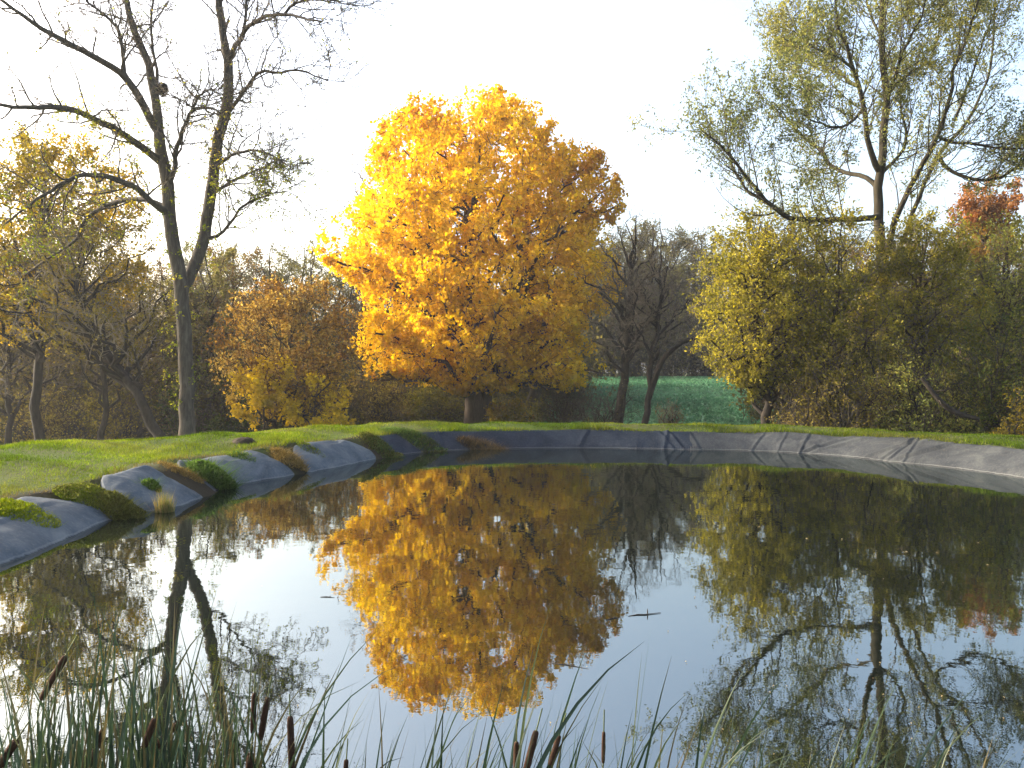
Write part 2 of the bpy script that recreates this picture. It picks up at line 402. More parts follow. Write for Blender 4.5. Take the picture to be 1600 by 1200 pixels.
# bays between the sheets on the left, where turf hangs down to the water (photo columns of the waterline)
GAPS = [(194, 14), (323, 12), (468, 10), (600, 15)]
GAPW = np.zeros(NIDX)
for c_, w_ in GAPS: GAPW = np.maximum(GAPW, np.where(_far, np.exp(-((SPX - c_) / w_) ** 2), 0))
def far_ground(X, Y):
    d = np.hypot(X, Y)
    z = np.interp(d, [0, 22, 30, 45, 60, 80, 100, 160, 400, 3000], [-1.2, -1.4, -1.8, -2.0, -1.9, -0.1, 1.5, 2.2, 3.5, 6.0])
    z = z - 1.1 * np.exp(-((X + 24) / 14) ** 2) * np.exp(-((Y - 40) / 22) ** 2)
    return z
def ground_z(X, Y, bays=True):
    s, I = sdist(X, Y)
    ht, hc, cr = HTOP[I], HCR[I], CREST[I]
    z = np.where(s < 0, np.maximum(0.62 * s, -0.9), 0)
    sw = SLW[I]; bank = np.where(s < sw, ht * np.clip(s / sw, 0, 1) ** 0.85, ht + (hc - ht) * np.clip((s - sw) / np.maximum(cr - sw, 0.1), 0, 1))
    z = np.where(s >= 0, bank, z)
    f = np.clip((s - cr) / 6.5, 0, 1); f = f * f * (3 - 2 * f)
    z = np.where(s > cr, hc * (1 - f) + far_ground(X, Y) * f, z)
    P3 = np.stack([X, Y, 0 * X], -1)
    z = z + np.where(s > 0.5, 0.025 * noise3(P3, 1.3) + 0.012 * noise3(P3, 4.1), 0.0)
    g = GAPW[I] * np.exp(-((s - 0.25) / 0.45) ** 2)
    if bays: z = z + 0.10 * g
    return z
def gz(x, y): return float(ground_z(np.array([x], float), np.array([y], float))[0])

def grid(xs, ys, name, mat_, drop=0.0, keep=None):
    X, Y = np.meshgrid(xs, ys); Z = ground_z(X, Y) - drop
    s_, I_ = sdist(X, Y); free = np.clip(GAPW[I_] * 2.2, 0, 1)
    Z = Z - 0.14 * (1 - free) * np.clip((SLW[I_] * 0.97 - s_) / 0.06, 0, 1) * _far[I_]
    rim_ = np.exp(-((s_ - SLW[I_] * 1.12) / 0.17) ** 2) * np.where(SPX[I_] < 640, 1, 0.35) * np.clip(0.75 + 0.6 * noise3(np.stack([X, Y, 0 * X], -1), 1.6), 0, 1)
    rim_ = np.maximum(rim_, free * np.clip((SLW[I_] - s_) / 0.2, 0, 1))
    i = np.arange(X.size).reshape(X.shape)
    q = np.stack([i[:-1, :-1], i[:-1, 1:], i[1:, 1:], i[1:, :-1]], -1).reshape(-1, 4)
    return mesh_np(name, np.stack([X, Y, Z], -1), q, mat_, smooth=True, col=np.repeat(rim_.reshape(-1, 1), 3, axis=1))
fine_x = np.concatenate([-np.geomspace(1500, 24, 24), np.linspace(-22, -12.2, 18), np.arange(-12, 14.01, 0.18), np.linspace(14.4, 24, 18), np.geomspace(27, 1500, 24)])
fine_y = np.concatenate([-np.geomspace(1500, 6, 24), np.linspace(-5, -0.4, 12), np.arange(-0.2, 25, 0.18), np.linspace(25.4, 45, 36), np.linspace(47, 120, 50), np.geomspace(126, 1500, 22)])
tag(grid(fine_x, fine_y, 'ground', M['soil']), 'grassy ground rising in a low bank round the pond', kind='structure')

# field beyond the bank, seen through the gap
fx = np.linspace(2.5, 62, 60); fy = np.linspace(40, 101, 60)
X, Y = np.meshgrid(fx, fy); X = X * (0.55 + 0.45 * (Y - 40) / 61) ; Z = ground_z(X, Y) + 0.12
i = np.arange(X.size).reshape(X.shape)
tag(mesh_np('field', np.stack([X, Y, Z], -1), np.stack([i[:-1, :-1], i[:-1, 1:], i[1:, 1:], i[1:, :-1]], -1).reshape(-1, 4), M['crop'], smooth=True),
    'flat blue-green crop field beyond the pond bank', kind='structure')
rng = np.random.default_rng(3)
u = rng.random((26000, 2)); yy = 41 + 59 * u[:, 1]; xx = (2.8 + 33 * u[:, 0]) * (0.55 + 0.45 * (yy - 40) / 61)
C = np.stack([xx, yy, ground_z(xx, yy) + 0.2], 1)
V, q = leaf_mesh(rng, C, 0.3, aspect=0.7, up=2.5)
tag(mesh_np('crop_leaves', V, q, M['leaf'], col=np.repeat(pal(rng, C, [(0.045, 0.11, 0.06), (0.075, 0.17, 0.09), (0.11, 0.22, 0.12)], 0.3), 4, axis=0)),
    'low leafy crop covering the field', 'crop', kind='stuff')

# water
i = np.arange(NIDX)
W2 = SH + SN * 0.25
tag(mesh_np('water', np.column_stack([W2, np.zeros(NIDX)]), np.arange(NIDX)[::-1].reshape(1, -1), M['water']), 'still dark pond water mirroring trees and sky', kind='structure')

# ------------------------------------------------------------------ pond liner
liner = thing('pond_liner', 'grey plastic pond liner sheets draped down the bank to the water', 'pond liner', (0, 12, 0))
def sheet(px0, px1, label, dome, creases=(), ext=(0, 0), amp=0.02, top=1.0, seed=0, mt='liner'):
    sel = np.where(_far)[0]; kk = sel[(SPX[sel] >= px0) & (SPX[sel] <= px1)]
    if px1 < 600: kk = np.where(kk > NIDX // 2, kk - NIDX, kk)        # the shore loop starts at the left edge
    a, b = kk.min() - ext[0], kk.max() + ext[1]
    kf = np.arange(a, b + 0.01, 0.3); k0 = np.floor(kf).astype(int); fr_ = (kf - k0)[:, None]
    lerp = lambda A: (A[k0 % NIDX].T * (1 - fr_[:, 0]) + A[(k0 + 1) % NIDX].T * fr_[:, 0]).T
    sh, sn, slw, spx = lerp(SH), lerp(SN), lerp(SLW), lerp(SPX); n = len(kf); nv = 34
    u = np.linspace(0, 1, n); m_ = np.concatenate([[0], np.cumsum(np.linalg.norm(np.diff(sh, axis=0), axis=1))])   # metres along
    sv = np.concatenate([np.linspace(-0.9, -0.05, 8), np.linspace(0, 1.0, nv - 8)])
    rp = min(0.6, 0.2 * m_[-1])
    if dome: tp = top * np.clip(np.minimum(m_ / rp, (m_[-1] - m_) / rp), 0.0, 1) ** 0.5 * (0.94 + 0.08 * np.sin(m_ * 2.1 + seed))
    else: tp = top * (1 + 0.03 * np.sin(m_ * 1.7 + seed) + 0.015 * np.sin(m_ * 6.1))
    tp = np.maximum(tp * slw, 0.03)[:, None]
    U, S_ = np.meshgrid(u, sv, indexing='ij')
    s = np.where(S_ < 0, S_, S_ * tp)
    XY = sh[:, None, :] + sn[:, None, :] * s[..., None]
    Z = ground_z(XY[..., 0], XY[..., 1], bays=False)
    mm = m_[:, None]; rs = np.random.default_rng(seed)
    # slack in the sheet: slanting ridges that fan out from the lip, plus soft swells
    wob = 0.12 * np.sin(s * 7 + seed) + 0.06 * np.sin(s * 17 + mm)
    rid = sum(np.maximum(0, np.sin((mm * f_ + sl_ * s + wob) * 6.28 + p_)) ** 4 * a_ for f_, sl_, p_, a_ in
              ((0.55, 0.35, rs.random() * 6, 0.9), (0.9, -0.5, rs.random() * 6, 0.6), (2.3, 0.8, rs.random() * 6, 0.28)))
    P3 = np.stack([XY[..., 0], XY[..., 1], Z], -1)
    lift = 0.012 + amp * (rid * np.clip(0.35 + 0.65 * noise3(P3, 0.9), 0, 1) + 0.4 * noise3(P3, 2.4) + 0.12 * noise3(P3, 9.0))
    fall = np.clip((1.0 - S_) / 0.15, 0, 1); lift = 0.012 + (lift - 0.012) * fall
    if dome: lift = lift + 0.05 * np.clip(np.minimum(mm, m_[-1] - mm) / rp, 0, 1) ** 0.7 * np.sin(np.pi * np.clip(s / tp, 0, 1)) - 0.06 * (1 - np.clip(np.minimum(mm, m_[-1] - mm) / 0.12, 0, 1))
    lift = lift - 0.05 * np.clip((S_ - 0.96) / 0.04, 0, 1)           # the edge tucks into the turf
    for cpx, slant, wd, dp in creases:
        uc = np.interp(cpx, spx, m_)
        x = (mm - uc - slant * s) / wd
        lift = lift + dp * (np.exp(-np.abs(x) ** 1.5) - 0.8 * np.exp(-np.abs(x - 1.3) ** 1.5)) * np.clip((1.02 - S_) / 0.15, 0, 1)
    Z = Z + np.maximum(lift, -0.11)
    i = np.arange(n * nv).reshape(n, nv)
    q = np.stack([i[:-1, :-1], i[:-1, 1:], i[1:, 1:], i[1:, :-1]], -1).reshape(-1, 4)
    o = mesh_np('sheet', np.stack([XY[..., 0], XY[..., 1], Z], -1), q, M[mt], liner, (0, 12, 0), smooth=True)
    o['label'] = label
    return o
sheet(-200, 189, 'nearest sheet, slack blue-grey bulge at the left edge', True, ext=(40, 0), seed=1, top=1.1, amp=0.03, mt='liner_skylit')
sheet(199, 318, 'humped sheet with turf tongues on both sides', True, seed=2, top=1.25, amp=0.03, mt='liner_skylit')
sheet(328, 467, 'sheet behind the green bank tuft', True, seed=3, top=1.15, amp=0.03, mt='liner_skylit')
sheet(474, 594, 'short sheet with a smooth rounded top', True, seed=4, top=1.1, amp=0.025, mt='liner_skylit')
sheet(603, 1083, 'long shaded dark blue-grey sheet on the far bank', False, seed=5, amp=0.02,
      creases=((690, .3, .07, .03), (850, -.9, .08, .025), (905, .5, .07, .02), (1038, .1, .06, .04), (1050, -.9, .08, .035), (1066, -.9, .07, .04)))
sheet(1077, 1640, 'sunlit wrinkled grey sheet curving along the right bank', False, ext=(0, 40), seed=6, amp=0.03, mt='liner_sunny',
      creases=((1092, -.5, 0.064, 0.0252), (1175, .3, 0.04, 0.0168), (1215, .1, 0.04, 0.0168), (1250, 0., 0.04, 0.0252), (1254, 1.2, 0.056, 0.042), (1268, 1.5, 0.056, 0.0294), (1352, 1.1, 0.056, 0.042), (1378, .3, 0.04, 0.0252), (1390, .0, 0.04, 0.0294), (1398, 1.1, 0.064, 0.0504), (1412, -.3, 0.04, 0.0252), (1425, 1.5, 0.064, 0.0252), (1490, 1.2, 0.064, 0.0168), (1560, 1., 0.08, 0.021)))

# ------------------------------------------------------------------ grass on the bank
rng = np.random.default_rng(11)
def blades(rng, X, Y, h, wd, lean=0.5, z0=None):
    Z = ground_z(X, Y) - 0.01 if z0 is None else z0
    n = len(X); B = np.stack([X, Y, Z], 1); hh = h * rng.uniform(0.5, 1.5, n)
    a = rng.random(n) * 6.28; side = np.stack([np.cos(a), np.sin(a), 0 * a], 1) * (wd * rng.uniform(0.6, 1.4, n))[:, None]
    tip = B + np.stack([rng.normal(0, lean, n), rng.normal(0, lean, n), np.ones(n)], 1) * hh[:, None]
    return np.stack([B - side, B + side, tip], 1).reshape(-1, 3), np.arange(3 * n).reshape(n, 3)
n = 1300000
X = rng.uniform(-11.5, 12.5, n); Y = rng.uniform(2.5, 25.5, n)
s, I = sdist(X, Y)
edge = np.where((SPX[I] < 600) & _far[I], 1.12, 1.0) * SLW[I] - 0.03 + 0.04 * noise3(np.stack([X, Y, 0 * X], 1), 2.5)
edge = np.where(GAPW[I] > 0.35, 0.12, edge)
vis = (Y > 4.5) & (np.abs(X) < 0.68 * Y + 1.5)
ok = (s > edge) & (s < CREST[I] + 1.6) & vis
near_d = np.clip(9.0 / np.maximum(Y, 6), 0.34, 1)
ok &= rng.random(n) < near_d
X, Y, s, I = X[ok], Y[ok], s[ok], I[ok]
# worn brown rim next to the sheets
rim = np.where(SPX[I] < 640, 1, 0.35) * np.clip(1 - (s - SLW[I] * 1.1) / 0.3, 0, 1) * (0.7 + 0.5 * noise3(np.stack([X, Y, 0 * X], 1), 1.9))
keep = rng.random(len(X)) > 0.88 * np.clip(rim, 0, 1)
X, Y, s, rim, I = X[keep], Y[keep], s[keep], rim[keep], I[keep]
P3 = np.stack([X, Y, 0 * X], 1)
tall = 0.04 + 0.018 * np.clip(noise3(P3, 2.0), -1, 1.5)
fr_ = np.exp(-((s - SLW[I] * 1.05) / 0.16) ** 2) * np.clip(0.6 + 0.9 * noise3(P3, 3.1), 0, 2); tall = tall * (1 + 1.1 * fr_)
V, q = blades(rng, X, Y, np.maximum(tall, 0.02) * np.where(Y > 13, 1.15, 1), 0.0042 * np.maximum(1, Y / 9))
gc = pal(rng, P3, [(0.0444, 0.074, 0.00888), (0.0814, 0.1258, 0.01184), (0.1184, 0.1554, 0.01628), (0.148, 0.1554, 0.0333)], 1.1, 0.6)
gc = gc * np.clip(1.0 + 0.14 * noise3(P3, 0.8) + 0.2 * noise3(P3, 5.0), 0.5, 1.4)[:, None]
dry = np.clip(rim + 0.25 * rng.random(len(X)) - 0.25, 0, 1)[:, None]; gc = gc * (1 - dry) + np.array([0.10, 0.062, 0.028]) * dry
tag(mesh_np('grass', V, q, M['grass_blade'], col=np.repeat(gc, 3, axis=0)), 'short sunlit green grass on the pond bank', 'grass', kind='stuff')

def sight(px, py):
    """where the line of sight through a photo pixel meets the bank"""
    d = np.linspace(4, 40, 3000); X = (px - 800) / F * d; Z = CH + (HOR - py) / F * d
    k = np.argmax(Z <= np.maximum(ground_z(X, d), 0.0)); return np.array([X[k], d[k], max(Z[k], 0.0)])

def tuft(name, label, cat, px, py, hz, rad, h, n, cols, lean=0.5, broad=0.006, group=None, leafy=None, seed=0, on=None):
    """a tuft of blades rooted where the photo shows it; hz = height over the water of that place"""
    rng = np.random.default_rng(700 + seed); c = sight(px, py)
    root = thing(name, label, cat, c, group)
    rx, ry = rad
    a = rng.random(n) * 6.28; r = np.sqrt(rng.random(n))
    X = c[0] + rx * r * np.cos(a); Y = c[1] + ry * r * np.sin(a)
    Z = np.maximum(ground_z(X, Y), -0.05) + 0.02
    V, q = blades(rng, X, Y, h * (1.1 - 0.5 * r), broad, lean, Z)
    B = V.reshape(-1, 3, 3)
    mesh_np('blades', V, q, M['grass_blade'], root, root.location, col=np.repeat(pal(rng, B[:, 0], cols, 2.5, 0.8), 3, axis=0))
    if leafy:
        k, sz, cl = leafy
        a = rng.random(k) * 6.28; r = np.sqrt(rng.random(k)); zz = rng.random(k) ** 0.7
        C = np.stack([c[0] + rx * r * np.cos(a), c[1] + ry * r * np.sin(a), 0 * a], 1)
        C[:, 2] = np.maximum(ground_z(C[:, 0], C[:, 1]), 0) + 0.04 + h * 0.9 * zz * np.sqrt(np.clip(1 - r * r, 0.05, 1))
        crown(rng, root, root.location, C, sz, pal(rng, C, cl, 3, 0.7), name='foliage', aspect=0.45, up=1.0)
    return root
GREEN = [(0.032, 0.055, 0.014), (0.055, 0.095, 0.02), (0.09, 0.14, 0.035)]
OLIVE = [(0.04, 0.045, 0.012), (0.07, 0.07, 0.02), (0.1, 0.11, 0.025)]
STRAW = [(0.12, 0.085, 0.03), (0.2, 0.14, 0.05), (0.27, 0.2, 0.085)]
MOSS = [(0.08, 0.11, 0.012), (0.14, 0.17, 0.016), (0.18, 0.2, 0.03)]
tuft('grass_tuft', 'mossy yellow-green turf mat hanging over the nearest liner sheet', 'grass tuft', 30, 806, 0.47, (0.42, 0.35), 0.07, 2600, MOSS, leafy=(900, 0.04, MOSS), seed=1)
tuft('grass_tuft', 'low mossy turf tongue between the nearest and the humped sheet', 'grass tuft', 128, 776, 0.42, (0.36, 0.24), 0.06, 2000, MOSS + OLIVE, leafy=(700, 0.04, OLIVE), seed=2)
tuft('bank_plant', 'dark olive trailing plant at the water between the two nearest sheets', 'plant', 190, 799, 0.12, (0.28, 0.24), 0.11, 1500, OLIVE, 0.9, leafy=(1100, 0.045, OLIVE), seed=3)
tuft('leafy_weed', 'small bright green leafy weed growing on the humped sheet', 'plant', 236, 768, 0.25, (0.13, 0.13), 0.14, 260, GREEN, 0.8, leafy=(420, 0.05, GREEN), seed=4)
tuft('dry_grass_tuft', 'upright straw-coloured grass tuft standing at the water by the humped sheet', 'grass tuft', 256, 800, 0.0, (0.13, 0.1), 0.28, 420, STRAW + [(0.1, 0.11, 0.03)], 0.22, 0.004, seed=5)
tuft('leafy_weed', 'large bushy green weed between the humped sheet and the next', 'plant', 330, 752, 0.2, (0.36, 0.28), 0.25, 900, GREEN, 0.9, 0.008, leafy=(1800, 0.085, GREEN), seed=6)
tuft('grass_tuft', 'brown dead grass rim above the humped sheet', 'grass tuft', 282, 738, 0.45, (0.35, 0.2), 0.06, 900, STRAW, 1.0, seed=7)
tuft('grass_tuft', 'small green turf patch lying on the third sheet', 'grass tuft', 378, 718, 0.4, (0.28, 0.2), 0.07, 700, GREEN + MOSS, leafy=(220, 0.04, GREEN), seed=8)
tuft('dry_grass_tuft', 'pale straw grass hanging down between third and fourth sheet', 'grass tuft', 452, 716, 0.33, (0.34, 0.28), 0.1, 1500, STRAW, 1.0, seed=9)
tuft('grass_tuft', 'dark green mossy turf lip left of the fourth sheet', 'grass tuft', 486, 708, 0.42, (0.3, 0.2), 0.08, 800, GREEN + OLIVE, leafy=(200, 0.04, MOSS), seed=10)
tuft('grass_tuft', 'dark turf tongue sliding to the water beside the fourth sheet', 'grass tuft', 596, 700, 0.25, (0.5, 0.35), 0.09, 1300, OLIVE + GREEN, 0.8, leafy=(600, 0.05, OLIVE), seed=11)
tuft('grass_tuft', 'dark green turf overhang above the start of the long far sheet', 'grass tuft', 645, 685, 0.40, (0.85, 0.28), 0.11, 2200, OLIVE + GREEN, 0.8, leafy=(500, 0.05, GREEN), seed=12)
tuft('dry_grass_tuft', 'brown withered plants clinging to the middle of the long far sheet', 'plant', 752, 702, 0.15, (0.62, 0.16), 0.16, 1000, [(0.03, 0.022, 0.012), (0.07, 0.05, 0.025), (0.13, 0.09, 0.045)], 1.0, seed=13)
# molehill on the grass
c = sight(381, 692); rng = np.random.default_rng(4)
ang_ = np.linspace(0, 2 * math.pi, 18, endpoint=False); rows = []
for k_, (rr_, zz_) in enumerate([(0.24, -0.03), (0.2, 0.03), (0.13, 0.075), (0.06, 0.09)]):
    rows.append(np.stack([np.cos(ang_) * rr_ * rng.uniform(0.8, 1.2, 18), np.sin(ang_) * rr_ * rng.uniform(0.8, 1.2, 18), zz_ + rng.normal(0, 0.012, 18)], 1))
V = np.concatenate(rows); i = np.arange(72).reshape(4, 18)
q = np.stack([i[:-1], np.roll(i, -1, 1)[:-1], np.roll(i, -1, 1)[1:], i[1:]], -1).reshape(-1, 4)
o = mesh_np('molehill', V, [q, i[3].reshape(1, -1)], M['dark_earth'], smooth=False); o.location = (c[0], c[1], gz(c[0], c[1]) + 0.01)
tag(o, 'small dark molehill of bare earth on the grass bank', 'molehill')

# ------------------------------------------------------------------ hero trees
def sprigs(rng, root, base, P, R, twig_mat, levels, leaf=None, name_b='branches', name_t='twigs'):
    """levels: list of dicts for grow(); the last level carries the leaves"""
    bb, tb = Bag(), Bag()
    for li, lv in enumerate(levels):
        lv = dict(lv); sides = lv.pop('sides', 4)
        P, R = grow(rng, P, R, **lv)
        (bb if li == 0 and len(levels) > 1 else tb).tube(P, R, sides)
    bb.build(name_b, twig_mat, root, base); tb.build(name_t, twig_mat, root, base)
    return P, R

def stack(paths):
    S = max(len(p[0]) for p in paths)
    P = np.stack([resample(p[0], 12) for p in paths])
    R = np.stack([np.interp(np.linspace(0, 1, 12), np.linspace(0, 1, len(p[1])), p[1]) for p in paths])
    return P, R

# --- tall two-stemmed bare tree on the left
rng = np.random.default_rng(21); D = 28.5
zb = gz(at(292, 690, D)[0], D)
base = at(292, HOR + (CH - zb) * F / D, D)
root = thing('bare_tree', 'tall nearly leafless two-stemmed tree with grey trunk on the left bank', 'tree', base)
LT = [  # pixels, radii in pixels, depth drift
    ('trunk', [(292, 590 + (CH - zb) * F / D + 6), (292, 640), (291, 580), (288, 520), (284, 470), (281, 431), (270, 370), (265, 320), (261, 280), (252, 232), (250, 205), (247, 169), (241, 139), (234, 101), (221, 73), (208, 37), (199, 0), (192, -60, .5), (186, -150, 1), (180, -230, 1)], (15, 12, 11.5, 11.2, 11, 11, 10.2, 9.8, 9.5, 9, 8, 7, 6.5, 6, 5.5, 5, 4.5, 3.5, 2.2, 1), 40, 12),
    ('stem', [(283, 462, 0.1), (298, 432, .4), (312, 396, .7), (322, 358, 1.0), (330, 311, 1.1), (337, 250, 1.2), (346, 204, 1.3), (354, 176, 1.4), (358, 139, 1.5), (358, 98, 1.6), (351, 60, 1.6), (346, 20, 1.6), (342, -30, 1.4), (337, -110, 1.0), (330, -190, 1)], (8.5, 9, 9.2, 9.2, 9, 8.6, 8.4, 8.4, 8, 7.4, 6.2, 6, 5, 3, 1), 32, 10),
    ('limb', [(250, 208), (240, 195, -.1), (225, 161, -.4), (202, 127, -.8), (180, 107, -1.2), (142, 88, -1.8), (109, 69, -2.2), (77, 52, -2.6), (49, 34, -3), (22, 15, -3.2), (-10, -8, -3.5), (-60, -40, -4)], (8, 6.5, 6, 5.5, 5, 4.6, 4.2, 3.6, 3, 2.5, 2, 1), 24, 8),
    ('limb', [(255, 256), (244, 247, -.2), (221, 229, -.8), (180, 202, -1.8), (142, 184, -2.6), (112, 172, -3.2), (82, 169, -3.6), (41, 170, -4), (0, 164, -4.4), (-50, 160, -5)], (7, 6, 5.6, 5, 4.6, 4.2, 3.8, 3, 2.4, 1.2), 22, 8),
    ('limb', [(266, 338), (254, 328, -.3), (240, 319, -.6), (221, 300, -1), (199, 287, -1.4), (165, 277, -1.9), (135, 274, -2.3), (109, 283, -2.6), (79, 300, -2.9), (49, 319, -3.2), (10, 350, -3.5)], (6, 5.5, 5, 4.6, 4.4, 4, 3.4, 3, 2.4, 1.8, 1), 22, 7),
    ('limb', [(262, 330, .1), (240, 316, .5), (210, 311, 1), (169, 322, 1.6), (131, 345, 2), (120, 375, 2.2), (75, 405, 2.6), (40, 430, 3)], (5, 4.5, 4, 3.6, 3.2, 2.8, 2, 1.2), 18, 7),
    ('limb', [(202, 127, -.8), (197, 110, -.9), (193, 86, -1), (187, 49, -1.2), (161, 22, -1.4), (135, 0, -1.6), (110, -30, -2)], (3.4, 3, 2.8, 2.4, 2, 1.6, 1), 14, 6),
    ('limb', [(243, 150, .0), (247, 127, .3), (247, 109, .5), (240, 75, .7), (238, 41, .8), (242, 5, 1), (246, -40, 1.2)], (3, 2.8, 2.6, 2.2, 2, 1.6, 1), 14, 6),
    ('limb', [(264, 290), (272, 270, -.3), (277, 236, -.6), (289, 199, -.9), (304, 172, -1.1), (326, 169, -1.3), (343, 176, -1.5), (352, 190, -1.6)], (4.5, 4, 3.5, 3, 2.6, 2, 1.4, .9), 16, 6),
    ('limb', [(300, 177, -1.1), (311, 154, -1.3), (322, 144, -1.5), (334, 141, -1.7)], (2.4, 2, 1.5, .9), 8, 5),
    ('limb', [(358, 96, 1.6), (366, 80, 1.4), (379, 60, 1), (394, 41, .6), (420, 28, 0), (450, 25, -.6), (480, 33, -1.2), (505, 36, -1.6)], (5, 4.4, 4, 3.5, 3, 2.4, 1.8, 1), 18, 6),
    ('limb', [(446, 25, -.5), (458, 12, -.6), (476, 4, -.8), (510, 2, -1.1), (545, 10, -1.5)], (2.4, 2, 1.8, 1.4, .8), 10, 5),
    ('limb', [(380, 58, 1), (386, 25, 1.2), (388, -10, 1.4), (392, -60, 1.6)], (3, 2.4, 2, 1), 10, 5),
    ('limb', [(356, 180, 1.4), (368, 165, 1.2), (382, 146, .8), (396, 124, .4), (412, 114, 0), (435, 116, -.4), (469, 112, -.9), (495, 120, -1.3), (514, 128, -1.6)], (4, 3.4, 3, 2.8, 2.4, 2, 1.6, 1.2, .8), 16, 6),
    ('limb', [(338, 262, 1.2), (352, 250, .9), (372, 240, .5), (400, 236, .1), (430, 245, -.3), (455, 262, -.7)], (3.2, 2.8, 2.4, 2, 1.4, .8), 14, 5),
    ('limb', [(334, 300, 1.1), (355, 290, 1.4), (380, 276, 1.8), (410, 262, 2.2), (440, 250, 2.6)], (3, 2.6, 2.2, 1.6, .8), 12, 5),
    ('limb', [(326, 372, .9), (345, 366, .7), (362, 345, .5), (385, 320, .2), (420, 305, -.2), (450, 300, -.5)], (3.2, 2.8, 2.4, 2, 1.4, .8), 12, 5),
]
paths = []
for nm, pts, rad, S, sides in LT:
    P, Rr = trace(pts, rad, D, S, rng, 0.018)
    b = Bag().tube(P[None], Rr[None], sides); b.build(nm, M['bark_grey'], root, base); paths.append((P, Rr))
SP, SR = stack(paths[2:] + [(paths[0][0][22:], paths[0][1][22:]), (paths[1][0][12:], paths[1][1][12:])])
P1, R1 = grow(rng, SP, SR, 18, t=(0.12, 1), ang=(28, 75), L=(1.1, 3.1), absL=True, S=7, wig=0.2, trop=(0, 0, 0.07), rr=0.5, shape=0.4, rmin=0.017, rmax=0.035)
P2, R2 = grow(rng, P1, R1, 7, t=(0.2, 1), ang=(25, 60), L=(0.35, 0.65), S=4, wig=0.25, trop=(0, 0, 0.02), rr=0.6, rmin=0.013)
P3_, R3 = grow(rng, P2, R2, 4, t=(0.3, 1), ang=(25, 65), L=(0.4, 0.8), S=3, wig=0.32, trop=(0, 0, -0.06), rr=0.7, rmin=0.0115)
Bag().tube(P1, R1, 5).build('branches', M['bark_grey'], root, base)
Bag().tube(P2, R2, 3).tube(P3_, R3, 3).build('twigs', M['twig'], root, base)
# the few leaves it still has: low on both stems, and thin elsewhere
C = leaves_on(rng, P3_, R3, 3, 0.05); pxc = 800 + C[:, 0] / C[:, 1] * F; pyc = HOR - (C[:, 2] - CH) / C[:, 1] * F
low = np.clip((pyc - 215) / 80, 0, 1) * 0.8 + 0.06
C = C[rng.random(len(C)) < low]
# epicormic shoots with yellow-green leaves on the stems
sh_src = [(paths[0][0][5:24], paths[0][1][5:24]), (paths[1][0][3:16], paths[1][1][3:16]), (paths[3][0][2:14], paths[3][1][2:14])]
QP, QR = stack(sh_src)
E1, ER = grow(rng, QP, QR, 42, t=(0.0, 1), ang=(50, 100), L=(0.3, 1.0), absL=True, S=5, wig=0.25, trop=(0, 0, -0.06), rr=0.05, shape=0.2, rmin=0.006, rmax=0.01)
E2, E2R = grow(rng, E1, ER, 4, t=(0.3, 1), ang=(25, 70), L=(0.4, 0.7), S=4, wig=0.3, trop=(0, 0, -0.1), rr=0.7, rmin=0.004)
Bag().tube(E1, ER, 3).tube(E2, E2R, 3).build('shoots', M['twig'], root, base)
C2 = leaves_on(rng, E2, E2R, 7, 0.06)
pal_yg = [(0.09, 0.12, 0.012), (0.17, 0.2, 0.02), (0.26, 0.26, 0.03), (0.3, 0.24, 0.05)]
CC = np.concatenate([C, C2]); crown(rng, root, base, CC, 0.10, pal(rng, CC, pal_yg, 1.0, 0.7), aspect=0.45, droop=0.4)
# nest lodged beside the stem
c = at(255, 141, D + 0.1); nb = thing('twig_nest', 'dark ragged twig nest lodged against the left stem of the bare tree', 'nest', c)
a = nrm(rng.normal(0, 1, (260, 3))); st = c + a * rng.uniform(0.05, 0.2, (260, 1)) * np.array([1, 1, 1.25]); dr = nrm(np.cross(a, rng.normal(0, 1, (260, 3)))) * 0.14
Bag().tube(np.stack([st - dr, st + a * 0.03, st + dr], 1), np.full((260, 3), 0.009), 3).build('sticks', M['bark_dark'], nb, c)

